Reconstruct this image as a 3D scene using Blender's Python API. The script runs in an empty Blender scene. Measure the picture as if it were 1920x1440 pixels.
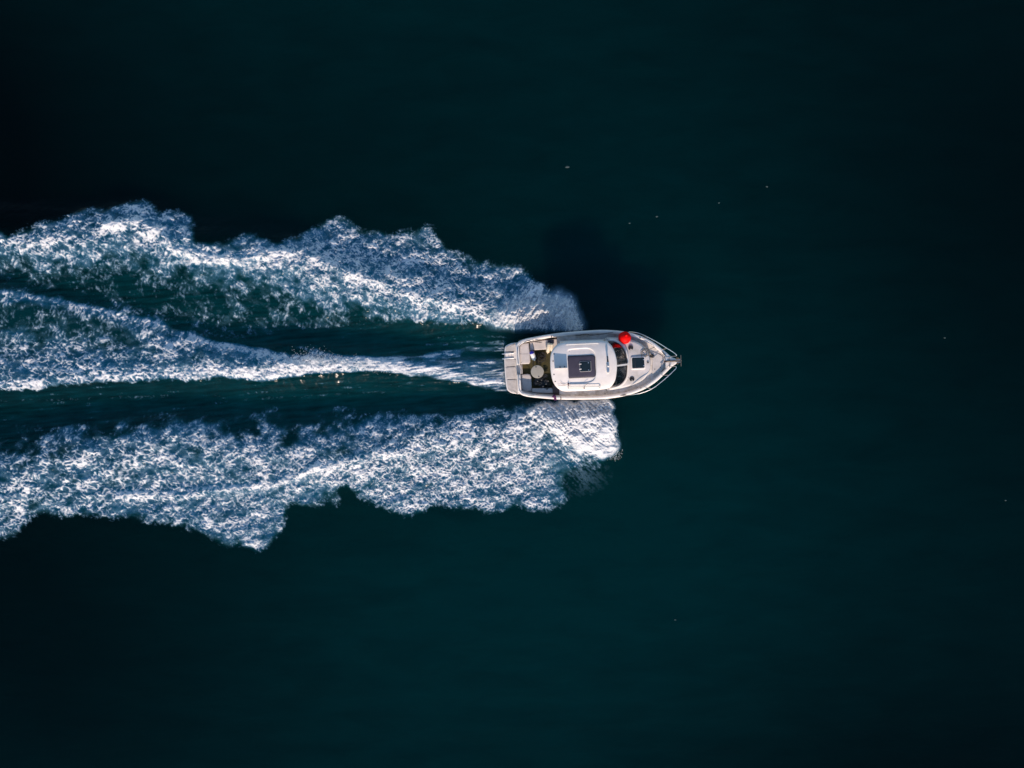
import bpy, bmesh, math, random
import numpy as np
from mathutils import Vector, Matrix

SC = bpy.context.scene
COL = SC.collection
rad = math.radians

# ------------------------------------------------------------------ camera, sky, sun, exposure
CAM_H, VIEW_W = 40.0, 44.0                 # drone height over the sea, metres of sea across the frame
S = VIEW_W / 1920.0                        # metres per photo pixel on the sea
cam_d = bpy.data.cameras.new('camera')
cam_d.sensor_width = 36.0
cam_d.lens = 36.0 * CAM_H / VIEW_W
cam_d.clip_start, cam_d.clip_end = 0.5, 20000.0
cam = bpy.data.objects.new('camera', cam_d)
cam.location = (0, 0, CAM_H)
COL.objects.link(cam)
SC.camera = cam

SUN_EL = rad(23.0)
SUN_AZ = rad(177.0)                        # from +Y, clockwise: the sun stands below the picture's lower edge
world = bpy.data.worlds.new('World')
SC.world = world
world.use_nodes = True
nt = world.node_tree
bg = nt.nodes['Background']
sky = nt.nodes.new('ShaderNodeTexSky')
sky.sky_type = 'NISHITA'
sky.sun_disc = False
sky.sun_elevation = SUN_EL
sky.sun_rotation = SUN_AZ
sky.air_density = 1.2
sky.dust_density = 0.3
sky.ozone_density = 3.0
nt.links.new(sky.outputs[0], bg.inputs[0])
bg.inputs[1].default_value = 0.15

sd = bpy.data.lights.new('sun', 'SUN')
sd.energy = 4.6
sd.angle = rad(0.6)
sd.color = (1.0, 0.79, 0.63)
sun = bpy.data.objects.new('sun', sd)
to_sun = Vector((math.sin(SUN_AZ) * math.cos(SUN_EL), math.cos(SUN_AZ) * math.cos(SUN_EL), math.sin(SUN_EL)))
sun.rotation_euler = (-to_sun).to_track_quat('-Z', 'Y').to_euler()
sun.location = to_sun * 60
COL.objects.link(sun)

SC.view_settings.view_transform = 'Standard'
SC.view_settings.look = 'None'
SC.view_settings.exposure = 0.35
SC.view_settings.gamma = 1.0
SC.view_settings.use_curve_mapping = False
SC.render.engine = 'CYCLES'
SC.cycles.max_bounces = 6
SC.cycles.sample_clamp_indirect = 4.0
SC.cycles.sample_clamp_direct = 2.0
SC.cycles.transparent_max_bounces = 12

# ------------------------------------------------------------------ materials
def new_mat(name):
    m = bpy.data.materials.new(name)
    m.use_nodes = True
    t = m.node_tree
    return m, t, t.nodes['Principled BSDF']

def node(t, kind, **kw):
    n = t.nodes.new(kind)
    for k, v in kw.items():
        setattr(n, k, v)
    return n

def plain(name, col, rough=0.5, metal=0.0, var=0.0, scale=3.0, bump=0.0, bscale=60.0, spec=0.5, coat=0.0, wear=None):
    """Principled material with some cloudy colour wear and fine relief."""
    m, t, p = new_mat(name)
    p.inputs['Roughness'].default_value = rough
    p.inputs['Metallic'].default_value = metal
    p.inputs['Specular IOR Level'].default_value = spec
    p.inputs['Coat Weight'].default_value = coat
    p.inputs['Base Color'].default_value = (*col, 1)
    tc = node(t, 'ShaderNodeTexCoord')
    if var > 0:
        n1 = node(t, 'ShaderNodeTexNoise')
        n1.inputs['Scale'].default_value = scale
        n1.inputs['Detail'].default_value = 7
        n1.inputs['Roughness'].default_value = 0.65
        t.links.new(tc.outputs['Object'], n1.inputs['Vector'])
        cr = node(t, 'ShaderNodeValToRGB')
        lo = wear or tuple(c * (1 - var) for c in col)
        cr.color_ramp.elements[0].position = 0.36
        cr.color_ramp.elements[0].color = (*lo, 1)
        cr.color_ramp.elements[1].position = 0.58
        cr.color_ramp.elements[1].color = (*col, 1)
        t.links.new(n1.outputs['Fac'], cr.inputs[0])
        t.links.new(cr.outputs[0], p.inputs['Base Color'])
    if bump > 0:
        n2 = node(t, 'ShaderNodeTexNoise')
        n2.inputs['Scale'].default_value = bscale
        n2.inputs['Detail'].default_value = 3
        t.links.new(tc.outputs['Object'], n2.inputs['Vector'])
        b = node(t, 'ShaderNodeBump')
        b.inputs['Strength'].default_value = bump
        b.inputs['Distance'].default_value = 0.01
        t.links.new(n2.outputs['Fac'], b.inputs['Height'])
        t.links.new(b.outputs[0], p.inputs['Normal'])
    return m

GEL = plain('white_gelcoat', (0.71, 0.665, 0.635), 0.34, var=0.10, scale=1.8, spec=0.4, wear=(0.62, 0.58, 0.545))
DECK = plain('nonskid_deck', (0.55, 0.515, 0.505), 0.65, var=0.16, scale=2.6, bump=0.5, bscale=90, wear=(0.43, 0.405, 0.38))
SIDEDECK = plain('worn_side_deck', (0.62, 0.59, 0.56), 0.7, var=0.3, scale=3.2, bump=0.4, bscale=70, wear=(0.40, 0.34, 0.28))
HULLM = plain('hull_gelcoat', (0.66, 0.66, 0.68), 0.3, var=0.12, scale=1.2, coat=0.2)
PLAT = plain('platform_nonskid', (0.50, 0.46, 0.43), 0.7, var=0.22, scale=4, bump=0.5, bscale=80)
SEAT = plain('bench_vinyl', (0.56, 0.51, 0.48), 0.55, var=0.15, scale=3, bump=0.2, bscale=40)
FLOOR = plain('olive_floor_carpet', (0.050, 0.043, 0.011), 0.9, var=0.35, scale=7, bump=0.7, bscale=60)
STEEL = plain('polished_steel', (0.82, 0.80, 0.77), 0.3, metal=1.0, var=0.15, scale=9)
BLACK = plain('black_rubber', (0.012, 0.012, 0.014), 0.55, var=0.3, scale=12, bump=0.2)
ROPE = plain('dark_rope', (0.018, 0.018, 0.022), 0.85, var=0.4, scale=30, bump=0.8, bscale=160)
GREYROPE = plain('grey_rope', (0.10, 0.098, 0.095), 0.85, var=0.4, scale=30, bump=0.8, bscale=160)
NET = plain('net_twine', (0.035, 0.042, 0.05), 0.8, var=0.6, scale=14, bump=0.5, bscale=120, wear=(0.008, 0.009, 0.011))
SMOKED = plain('smoked_acrylic', (0.058, 0.050, 0.068), 0.16, var=0.2, scale=2.0, spec=0.5)
DARKGL = plain('dark_hatch_glass', (0.008, 0.016, 0.020), 0.06, spec=0.6, var=0.3, scale=4)
GASKET = plain('black_gasket', (0.010, 0.010, 0.016), 0.5, var=0.2, scale=10)
TABLE = plain('table_laminate', (0.33, 0.31, 0.265), 0.45, var=0.12, scale=5)
RED = plain('red_vinyl', (0.80, 0.0010, 0.001), 0.6, var=0.1, scale=6, spec=0.15)
BLUE = plain('blue_vinyl', (0.010, 0.010, 0.30), 0.4, var=0.2, scale=9)
FENDW = plain('fender_vinyl', (0.72, 0.71, 0.70), 0.4, var=0.15, scale=10)
CREAM = plain('aged_fender_vinyl', (0.70, 0.60, 0.45), 0.5, var=0.3, scale=12)
PURPLE = plain('purple_webbing', (0.075, 0.006, 0.075), 0.8, var=0.4, scale=30, bump=0.4)
HATCHGREY = plain('grey_alloy', (0.30, 0.29, 0.30), 0.4, var=0.2, scale=9)
BROWN = plain('brown_varnish', (0.085, 0.048, 0.036), 0.4, var=0.4, scale=8)
UPHOL = plain('dark_upholstery', (0.014, 0.022, 0.050), 0.7, var=0.3, scale=8, bump=0.2)
DASH = plain('cabin_liner', (0.55, 0.50, 0.54), 0.7, var=0.3, scale=4)
TAN = plain('cabin_wood', (0.19, 0.12, 0.085), 0.6, var=0.4, scale=5)
WIRE = plain('red_brown_wire', (0.09, 0.012, 0.015), 0.5, var=0.2, scale=20)

def glass_mat():
    m, t, p = new_mat('tinted_windscreen_glass')
    t.nodes.remove(p)
    out = t.nodes['Material Output']
    tr = node(t, 'ShaderNodeBsdfTransparent')
    tr.inputs[0].default_value = (0.92, 0.92, 0.95, 1)
    gl = node(t, 'ShaderNodeBsdfGlossy')
    gl.inputs['Roughness'].default_value = 0.12
    fr = node(t, 'ShaderNodeFresnel')
    fr.inputs[0].default_value = 2.6
    mx = node(t, 'ShaderNodeMixShader')
    t.links.new(fr.outputs[0], mx.inputs[0])
    t.links.new(tr.outputs[0], mx.inputs[1])
    t.links.new(gl.outputs[0], mx.inputs[2])
    t.links.new(mx.outputs[0], out.inputs[0])
    return m
GLASS = glass_mat()

def sea_mat():
    m, t, p = new_mat('deep_teal_sea')
    p.inputs['IOR'].default_value = 1.33
    p.inputs['Specular IOR Level'].default_value = 0.07
    p.inputs['Roughness'].default_value = 0.16
    tc = node(t, 'ShaderNodeTexCoord')
    # broad tone patches: vignette towards the frame's corners painted into the water's colour
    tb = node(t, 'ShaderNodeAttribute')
    tb.attribute_name = 'turbidity'  # holds the vignette painted into the water's colour
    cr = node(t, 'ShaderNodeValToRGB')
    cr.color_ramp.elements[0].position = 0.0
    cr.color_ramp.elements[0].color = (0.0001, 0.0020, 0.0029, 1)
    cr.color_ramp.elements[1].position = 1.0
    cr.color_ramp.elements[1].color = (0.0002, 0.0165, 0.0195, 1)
    mp0 = node(t, 'ShaderNodeMapping')  # streaks of sky sheen on ripples, painted into the water's colour
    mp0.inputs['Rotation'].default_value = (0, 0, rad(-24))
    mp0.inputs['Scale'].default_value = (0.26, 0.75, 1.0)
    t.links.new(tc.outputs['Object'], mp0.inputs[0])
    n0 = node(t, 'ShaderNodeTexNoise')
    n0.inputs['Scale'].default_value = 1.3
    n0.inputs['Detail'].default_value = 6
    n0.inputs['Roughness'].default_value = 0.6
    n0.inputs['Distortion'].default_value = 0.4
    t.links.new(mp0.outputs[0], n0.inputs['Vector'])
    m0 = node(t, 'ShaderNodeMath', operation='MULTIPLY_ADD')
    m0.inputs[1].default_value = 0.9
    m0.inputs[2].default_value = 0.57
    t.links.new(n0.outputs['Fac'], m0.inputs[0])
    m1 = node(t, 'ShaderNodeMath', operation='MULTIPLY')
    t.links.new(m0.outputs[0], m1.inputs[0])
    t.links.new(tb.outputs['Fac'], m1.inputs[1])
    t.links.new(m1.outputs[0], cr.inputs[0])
    p.subsurface_method = 'BURLEY'
    p.inputs['Subsurface Weight'].default_value = 1.0
    p.inputs['Subsurface Radius'].default_value = (0.4, 1.0, 1.2)
    p.inputs['Subsurface Scale'].default_value = 5.0
    # water whitened by drowned bubbles in the wake
    at = node(t, 'ShaderNodeAttribute')
    at.attribute_name = 'aerated'
    mx = node(t, 'ShaderNodeMix', data_type='RGBA')
    ac = node(t, 'ShaderNodeValToRGB')
    ac.color_ramp.elements[0].position = 0.15
    ac.color_ramp.elements[0].color = (0.003, 0.122, 0.158, 1)
    ac.color_ramp.elements[1].position = 0.36
    ac.color_ramp.elements[1].color = (0.006, 0.122, 0.230, 1)
    t.links.new(at.outputs['Fac'], ac.inputs[0])
    t.links.new(ac.outputs[0], mx.inputs['B'])
    t.links.new(at.outputs['Fac'], mx.inputs['Factor'])
    t.links.new(cr.outputs[0], mx.inputs['A'])
    t.links.new(mx.outputs['Result'], p.inputs['Base Color'])
    # ripples: long faint wind streaks and small chop
    mp2 = node(t, 'ShaderNodeMapping')
    mp2.inputs['Rotation'].default_value = (0, 0, rad(-22))
    mp2.inputs['Scale'].default_value = (0.28, 1.0, 1.0)
    t.links.new(tc.outputs['Object'], mp2.inputs[0])
    n2 = node(t, 'ShaderNodeTexNoise')
    n2.inputs['Scale'].default_value = 0.8
    n2.inputs['Detail'].default_value = 4
    n2.inputs['Roughness'].default_value = 0.5
    t.links.new(mp2.outputs[0], n2.inputs['Vector'])
    n3 = node(t, 'ShaderNodeTexNoise')
    n3.inputs['Scale'].default_value = 5.0
    n3.inputs['Detail'].default_value = 3
    t.links.new(mp2.outputs[0], n3.inputs['Vector'])
    b1 = node(t, 'ShaderNodeBump')
    b1.inputs['Strength'].default_value = 0.35
    b1.inputs['Distance'].default_value = 0.25
    t.links.new(n2.outputs['Fac'], b1.inputs['Height'])
    b2 = node(t, 'ShaderNodeBump')
    b2.inputs['Strength'].default_value = 0.25
    b2.inputs['Distance'].default_value = 0.03
    t.links.new(n3.outputs['Fac'], b2.inputs['Height'])
    t.links.new(b1.outputs[0], b2.inputs['Normal'])
    t.links.new(b2.outputs[0], p.inputs['Normal'])
    return m
SEA = sea_mat()

def foam_mat():
    m, t, p = new_mat('sea_foam')
    out = t.nodes['Material Output']
    p.inputs['Roughness'].default_value = 0.75
    p.inputs['Specular IOR Level'].default_value = 0.25
    tc = node(t, 'ShaderNodeTexCoord')
    n = node(t, 'ShaderNodeTexNoise')
    n.inputs['Scale'].default_value = 16.0
    n.inputs['Detail'].default_value = 4
    t.links.new(tc.outputs['Object'], n.inputs['Vector'])
    b = node(t, 'ShaderNodeBump')
    b.inputs['Strength'].default_value = 0.3
    b.inputs['Distance'].default_value = 0.03
    t.links.new(n.outputs['Fac'], b.inputs['Height'])
    t.links.new(b.outputs[0], p.inputs['Normal'])
    at = node(t, 'ShaderNodeAttribute')
    at.attribute_name = 'foam'
    # thin foam lies half under water and takes the water's tint
    tint = node(t, 'ShaderNodeValToRGB')
    tint.color_ramp.elements[0].position = 0.10
    tint.color_ramp.elements[0].color = (0.20, 0.41, 0.60, 1)
    tint.color_ramp.elements[1].position = 0.72
    tint.color_ramp.elements[1].color = (0.62, 0.64, 0.66, 1)
    t.links.new(at.outputs['Fac'], tint.inputs[0])
    t.links.new(tint.outputs[0], p.inputs['Base Color'])
    # bubbles thin out unevenly
    ma = node(t, 'ShaderNodeMath', operation='MULTIPLY_ADD')
    ma.inputs[1].default_value = 1.1
    ma.inputs[2].default_value = 0.45
    t.links.new(n.outputs['Fac'], ma.inputs[0])
    ml = node(t, 'ShaderNodeMath', operation='MULTIPLY', use_clamp=True)
    t.links.new(ma.outputs[0], ml.inputs[0])
    t.links.new(at.outputs['Fac'], ml.inputs[1])
    tr = node(t, 'ShaderNodeBsdfTransparent')
    mx = node(t, 'ShaderNodeMixShader')
    t.links.new(ml.outputs[0], mx.inputs[0])
    t.links.new(tr.outputs[0], mx.inputs[1])
    t.links.new(p.outputs[0], mx.inputs[2])
    t.links.new(mx.outputs[0], out.inputs[0])
    return m
FOAM = foam_mat()
def spray_mat():
    m, t, p = new_mat('spray_droplets')
    t.nodes.remove(p)
    df, tl = node(t, 'ShaderNodeBsdfDiffuse'), node(t, 'ShaderNodeBsdfTranslucent')
    df.inputs[0].default_value = tl.inputs[0].default_value = (0.88, 0.90, 0.92, 1)
    mx = node(t, 'ShaderNodeMixShader')
    mx.inputs[0].default_value = 0.5
    t.links.new(df.outputs[0], mx.inputs[1])
    t.links.new(tl.outputs[0], mx.inputs[2])
    t.links.new(mx.outputs[0], t.nodes['Material Output'].inputs[0])
    return m
SPRAY = spray_mat()
FLECK = plain('thin_foam_scum', (0.045, 0.07, 0.07), 0.8, var=0.3, scale=9)

# ------------------------------------------------------------------ mesh helpers
def mesh_np(name, verts, faces, mat, attrs=None, smooth=True):
    """verts (n,3), faces (m,k) numpy -> mesh data"""
    me = bpy.data.meshes.new(name)
    n, (m, k) = len(verts), faces.shape
    me.vertices.add(n)
    me.vertices.foreach_set('co', np.ascontiguousarray(verts, dtype=np.float32).ravel())
    me.loops.add(m * k)
    me.loops.foreach_set('vertex_index', np.ascontiguousarray(faces, dtype=np.int32).ravel())
    me.polygons.add(m)
    me.polygons.foreach_set('loop_start', np.arange(0, m * k, k, dtype=np.int32))
    me.polygons.foreach_set('use_smooth', np.full(m, smooth, dtype=bool))
    for an, av in (attrs or {}).items():
        me.attributes.new(an, 'FLOAT', 'POINT').data.foreach_set('value', np.ascontiguousarray(av, dtype=np.float32).ravel())
    me.update(calc_edges=True)
    me.materials.append(mat)
    return me

def tag(o, label=None, cat=None, group=None, kind=None):
    for k, v in (('label', label), ('category', cat), ('group', group), ('kind', kind)):
        if v:
            o[k] = v
    return o

# ------------------------------------------------------------------ noise
_rng = np.random.default_rng(7)
_perm = _rng.permutation(256).astype(np.int32)
_ga = _rng.uniform(0, 2 * math.pi, 256).astype(np.float32)
_gx, _gy = np.cos(_ga), np.sin(_ga)

def pn(x, y, seed=0):
    x = x + seed * 17.31
    y = y + seed * 9.73
    xi = np.floor(x).astype(np.int32)
    yi = np.floor(y).astype(np.int32)
    fx, fy = (x - xi).astype(np.float32), (y - yi).astype(np.float32)
    u, v = fx * fx * fx * (fx * (fx * 6 - 15) + 10), fy * fy * fy * (fy * (fy * 6 - 15) + 10)
    def g(ix, iy, dx, dy):
        h = _perm[(_perm[(ix + seed) & 255] + iy) & 255]
        return _gx[h] * dx + _gy[h] * dy
    a = g(xi, yi, fx, fy)
    b = g(xi + 1, yi, fx - 1, fy)
    c = g(xi, yi + 1, fx, fy - 1)
    d = g(xi + 1, yi + 1, fx - 1, fy - 1)
    return (a + (b - a) * u + ((c + (d - c) * u) - (a + (b - a) * u)) * v) * 1.5

def fbm(x, y, octs=4, seed=0, gain=0.5):
    r, a, f = 0, 1.0, 1.0
    for i in range(octs):
        r = r + a * pn(x * f, y * f, seed + i)
        a *= gain
        f *= 2.0
    return r

def sst(a, b, x):
    t = np.clip((x - a) / (b - a), 0, 1)
    return t * t * (3 - 2 * t)

def blur(a, r, passes=2):
    for _ in range(passes):
        for ax in (0, 1):
            pad = [(0, 0), (0, 0)]
            pad[ax] = (r + 1, r)
            c = np.cumsum(np.pad(a, pad, mode='edge'), axis=ax, dtype=np.float64)
            n = a.shape[ax]
            hi = np.take(c, np.arange(2 * r + 1, 2 * r + 1 + n), axis=ax)
            lo = np.take(c, np.arange(0, n), axis=ax)
            a = ((hi - lo) / (2 * r + 1)).astype(np.float32)
    return a

def unit(z):
    z = (z - z.mean()) / z.std()
    return 0.5 * (1 + np.tanh(0.95 * z))

# ------------------------------------------------------------------ the wake (fields over photo-scale coordinates, S metres each)
CELL = 1.2
gx = np.arange(-170, 1190, CELL, dtype=np.float32)
gy = np.arange(335, 1072, CELL, dtype=np.float32)
X, Y = np.meshgrid(gx, gy)
ip = lambda xs, ys: np.interp(X, xs, ys).astype(np.float32)

def poly_mask(pts, x, y):
    inside = np.zeros(x.shape, bool)
    n = len(pts)
    for i in range(n):
        x0, y0 = pts[i]
        x1, y1 = pts[(i + 1) % n]
        if y0 == y1:
            continue
        c = ((y0 > y) != (y1 > y)) & (x < (x1 - x0) * (y - y0) / (y1 - y0) + x0)
        inside ^= c
    return inside

def line_d(pts):
    """distance to a polyline and position along it 0..1"""
    best = np.full(X.shape, 1e9, np.float32)
    for (x0, y0), (x1, y1) in zip(pts[:-1], pts[1:]):
        dx, dy = x1 - x0, y1 - y0
        t = np.clip(((X - x0) * dx + (Y - y0) * dy) / (dx * dx + dy * dy), 0, 1)
        best = np.minimum(best, np.hypot(X - x0 - t * dx, Y - y0 - t * dy))
    return best

TOP_A = [(-170, 440), (-120, 400), (-60, 385), (-20, 405), (0, 416), (14, 428), (24, 446), (60, 432), (110, 412), (160, 394), (200, 388), (250, 377), (285, 380), (306, 400),
         (318, 392), (345, 390), (366, 402), (374, 425), (366, 455), (400, 460), (430, 455), (465, 444), (490, 440), (504, 450), (510, 466),
         (545, 452), (562, 442), (600, 420), (640, 402), (654, 408), (666, 432), (700, 430), (738, 440), (765, 425), (800, 423),
         (822, 432), (828, 468), (862, 466), (900, 496), (935, 488), (962, 494), (1000, 525), (1036, 546), (1060, 542),
         (1078, 580), (1094, 616)]
POLY_A = TOP_A + [(1090, 624), (1000, 622), (900, 612), (800, 608), (700, 612), (560, 622), (420, 640), (300, 640), (200, 620), (0, 600), (-170, 585)]
LOW_C = [(1144, 748), (1150, 790), (1160, 812), (1161, 842), (1146, 862), (1108, 884), (1062, 893), (1050, 910), (1060, 944), (1020, 956), (962, 944),
         (940, 960), (905, 963), (894, 942), (862, 962), (832, 944), (815, 938), (796, 964), (762, 970), (720, 956), (690, 940), (660, 920),
         (637, 906), (641, 950), (600, 958), (560, 948), (541, 944), (532, 990), (512, 1022), (490, 1033), (430, 1026), (400, 1016), (368, 994),
         (300, 986), (240, 975), (180, 968), (120, 964), (76, 964), (46, 984), (40, 1006), (14, 1016), (-20, 1008), (-70, 1020), (-120, 1040), (-170, 1030)]
POLY_C = LOW_C + [(-170, 800), (0, 795), (150, 790), (260, 775), (330, 770), (450, 765), (600, 760), (760, 772), (860, 775), (960, 760), (1000, 750)]

wx = X + 9 * pn(X / 40, Y / 40, 3) + 6.0 * pn(X / 17, Y / 17, 4) + 4.0 * pn(X / 7, Y / 7, 7)
wy = Y + 9 * pn(X / 40, Y / 40, 5) + 6.0 * pn(X / 17, Y / 17, 6) + 4.0 * pn(X / 7, Y / 7, 8)

# near the boat the foam's edge is drawn out into jets
fa, fb = (X - Y * .95), (X + Y)
jet = 12 * pn(fa / 15, fb / 190, 16) + 12 * pn(fa / 6, fb / 120, 17) + 9 * pn(fa / 2.8, fb / 60, 18)
wc = sst(930, 1040, X + .4 * (820 - Y)) * sst(740, 760, Y)
wxc, wyc = wx + (.62 * jet + 11 * pn(X / 60, Y / 9, 10) + 7 * pn(X / 30, Y / 3.5, 9)) * wc, wy + .75 * jet * wc
ga, gb = X * .9 + Y * .42, Y - .45 * X
jea = 13 * pn(ga / 12, gb / 170, 26) + 8 * pn(ga / 5, gb / 110, 28) + 5 * pn(ga / 2.5, gb / 50, 29)
wa = sst(830, 930, X) * (1 - sst(600, 625, Y))
wxa, wya = wx + .35 * jea * wa, wy + .9 * jea * wa

# -- large wave shapes
def crest(yc, up, dn):
    d = Y - yc
    return np.exp(-(d / np.where(d < 0, up, dn)) ** 2)
wob = 5 * pn(X / 60, Y / 60, 11)
yA = ip([-170, 0, 120, 250, 380, 480, 600, 720, 850, 950, 1040, 1095], [400, 436, 442, 430, 466, 474, 503, 533, 568, 588, 602, 618]) + wob
hA = ip([-170, 0, 250, 600, 850, 1000, 1060, 1095], [.42, .48, .58, .60, .52, .42, .28, .0])
yTA = ip([-170, 0, 200, 400, 600, 800, 950], [505, 520, 575, 622, 635, 638, 640]) + wob
hTA = ip([-170, 0, 400, 800, 940, 980], [-.22, -.25, -.35, -.35, -.2, 0])
yB1 = ip([-170, 0, 110, 250, 400, 520, 600], [525, 545, 562, 592, 640, 662, 676]) + wob * .6
hB1 = ip([-170, 0, 300, 520, 640], [.32, .32, .25, .16, .0])
yB2 = ip([-170, 0, 100, 200, 330, 420, 500, 560, 640, 720, 800, 880, 950], [738, 730, 724, 714, 711, 705, 712, 700, 692, 692, 703, 715, 730]) + wob * .5
hB2 = ip([-170, 0, 300, 500, 600, 700, 850, 945], [.2, .24, .3, .4, .5, .45, .3, .05])
yTD = ip([-170, 0, 300, 600, 800, 950, 1000], [775, 770, 752, 748, 748, 746, 746])
hTD = ip([-170, 0, 500, 900, 980], [-.25, -.3, -.35, -.2, 0])
yC = ip([-170, 0, 120, 230, 330, 450, 560, 640, 700, 800, 900, 1000, 1100, 1150], [925, 890, 855, 832, 828, 846, 850, 846, 838, 815, 800, 795, 800, 812]) + wob
hC = ip([-170, 0, 400, 800, 1000, 1100, 1150, 1175], [.4, .42, .42, .45, .5, .45, .3, 0])
C2L = [(230, 928), (300, 926), (345, 931), (400, 917), (450, 914), (510, 909), (560, 892), (600, 876), (640, 868), (700, 852), (760, 846)]
dC2 = line_d(C2L)
A2L = [(210, 428), (260, 420), (300, 428), (335, 470), (400, 488), (460, 492), (540, 474), (600, 490), (680, 522), (760, 548), (850, 575)]
dA2 = line_d(A2L)
macro = hA * crest(yA, 50, 62) + hTA * crest(yTA, 34, 34) + hB1 * crest(yB1 + 4, 24, 38) + .78 * hB2 * crest(yB2 - 15, 30, 32) \
    + hTD * crest(yTD, 30, 34) + hC * crest(yC, 52, 66) + .12 * np.exp(-(dC2 / 9) ** 2) + .10 * np.exp(-(dA2 / 9) ** 2)
edge = np.minimum(np.minimum(sst(-170, -60, X) * .0 + 1, 1 - sst(1165, 1188, X)), np.minimum(sst(338, 400, Y), 1 - sst(1015, 1068, Y)))
lumps = fbm(wx / 52, wy / 34, 3, 33, .6)
macro *= edge

# the hull's footprint: no foam or raised water inside it
HULL_PX = [(948, 648), (985, 634), (1040, 627), (1100, 622), (1180, 624), (1225, 640), (1262, 668), (1264, 684), (1225, 722), (1170, 742), (1080, 747), (1000, 744), (958, 738), (950, 700)]
hull_m = blur(poly_mask(HULL_PX, X, Y).astype(np.float32), 2, 2)

# -- how much of the surface the foam covers
mA = blur(poly_mask(POLY_A, wxa, wya).astype(np.float32), 7, 2)
mA = sst(.08, .92, mA + .22 * (mA * (1 - mA) * 4) * fbm(X / 9, Y / 9, 3, 14, .7))
mC = blur(poly_mask(POLY_C, wxc, wyc).astype(np.float32), 7, 2)
mC = sst(.08, .92, mC + .22 * (mC * (1 - mC) * 4) * fbm(X / 9, Y / 9, 3, 15, .7))
patch = pn(X / 55, Y / 42, 21) * .6 + pn(X / 24, Y / 20, 22) * .4
strC = pn((X + 1.2 * Y) / 19, (X - Y) / 85, 19) + .7 * pn((X + 1.2 * Y) / 8, (X - Y) / 45, 20)        # strands drawn outward and back
strA = pn((X - 1.3 * Y) / 19, (X + Y) / 85, 12) + .7 * pn((X - 1.3 * Y) / 8, (X + Y) / 45, 13)
inA = sst(-5, 1, Y - yA) * sst(8, 95, Y - yA)                       # 0 on the crest .. 1 in the trough
DA = (.69 + .32 * patch + .15 * strA - .42 * sst(10, 100, Y - yA + 22 * patch) - .10 * sst(40, 90, yA - Y)) * mA
DA += .30 * np.exp(-(dA2 / 12) ** 2) * mA
DA = np.where(X > 900, np.maximum(DA, (.50 + .25 * patch) * mA * sst(905, 960, X)), DA)
inC = 1 - sst(-75, -10, Y - yC)
DC = (.65 + .10 * sst(450, 950, X) + .34 * patch + .17 * strC - .50 * (1 - sst(-95, 5, Y - yC + 26 * patch))) * mC + .35 * np.exp(-(dC2 / 7) ** 2) * mC
FAN = [(1000, 750), (1145, 748), (1151, 790), (1159, 815), (1160, 840), (1142, 860), (1090, 850), (1030, 800), (985, 775)]
mF = blur(poly_mask(FAN, wxc, wyc).astype(np.float32), 4, 2)
DC = np.maximum(DC, 1.05 * mF * (0.92 + .3 * patch))
DC *= 1 - .75 * np.exp(-(((X - 1075) / 45) ** 2 + ((Y - 895) / 26) ** 2))
# centre wash
inB = sst(-9, 4, Y - yB1 + 6 * patch) * (1 - sst(-1, 7, Y - yB2 + 5 * pn(X / 14, Y / 9, 24)))
sB = ip([-170, 0, 300, 500, 560, 640, 720, 800, 940, 950], [.48, .48, .54, .64, .70, .58, .42, .34, .30, 0])
DB = (sB + .22 * patch + .20 * np.exp(-((Y - yB1 - 3) / 7) ** 2) * (X < 540) - .20 * np.exp(-((Y - yB1 - 42) / 22) ** 2) * (1 - sst(120, 330, X)))
DB = DB * inB
ridge = np.exp(-((Y - yB2 + 9) / ip([0, 480, 560, 650, 720, 880, 950], [7, 8, 13, 16, 9, 5, 3])) ** 2)
DB += ridge * ip([-170, 0, 420, 520, 640, 880, 950, 980], [.30, .30, .40, .85, 1.1, .95, .45, 0]) * (1 - sst(2, 9, Y - yB2))
for pts, w, a in (([(944, 653), (890, 655), (830, 661), (800, 667)], 5, .66), ([(860, 666), (800, 669), (740, 672), (650, 676), (560, 650)], 5, .48),
                  ([(945, 676), (900, 684), (850, 692), (790, 697)], 5, .42), ([(945, 717), (890, 716)], 4, .35), ([(945, 700), (880, 697)], 9, .2),
                  ([(820, 706), (880, 715), (950, 732), (1000, 744)], 5, .42), ([(800, 646), (870, 641), (945, 642)], 4, .34), ([(820, 633), (900, 630), (960, 634)], 3, .24),
                  ([(300, 640), (400, 643), (500, 661)], 6, .3), ([(560, 700), (575, 680), (592, 655)], 7, .42), ([(0, 690), (200, 690), (420, 690)], 12, .16),
                  ([(300, 772), (420, 753), (560, 743), (720, 735)], 3.5, .26), ([(380, 744), (560, 730), (760, 722)], 3, .22), ([(0, 752), (160, 747), (330, 742)], 4, .2)):
    DB = DB + a * np.exp(-(line_d(pts) / w) ** 2)
wide = blur(np.clip(mA + mC, 0, 1), 20, 2)
thin = .62 + .38 * sst(.35, .85, wide + .25 * patch)                # the foam thins towards its outer lobes
thin = thin * (.88 + .12 * sst(0, 600, X))
D = np.maximum(np.maximum(DA * np.maximum(thin, sst(880, 960, X)), DB), DC * np.maximum(thin, mF))
D = np.clip(D + .20 * pn(X / 15, Y / 11, 27) * sst(.1, .4, D) * (1 - sst(.8, 1, D)), 0, 1.05)
long_ = pn(X / 70 + .3 * pn(X / 40, Y / 30, 38), (Y + .08 * X) / 6.5, 39) + .6 * pn(X / 30, (Y + .08 * X) / 3.2, 45)
inW = blur(poly_mask([(-200, 440), (900, 560), (960, 640), (960, 742), (900, 800), (-200, 940)], X, Y).astype(np.float32), 20, 2)
D = np.maximum(D, .30 * inW * sst(.35, .95, long_) * (1 - sst(600, 980, X) * .3))                   # threads of foam in the troughs
D *= (1 - hull_m)

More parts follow.
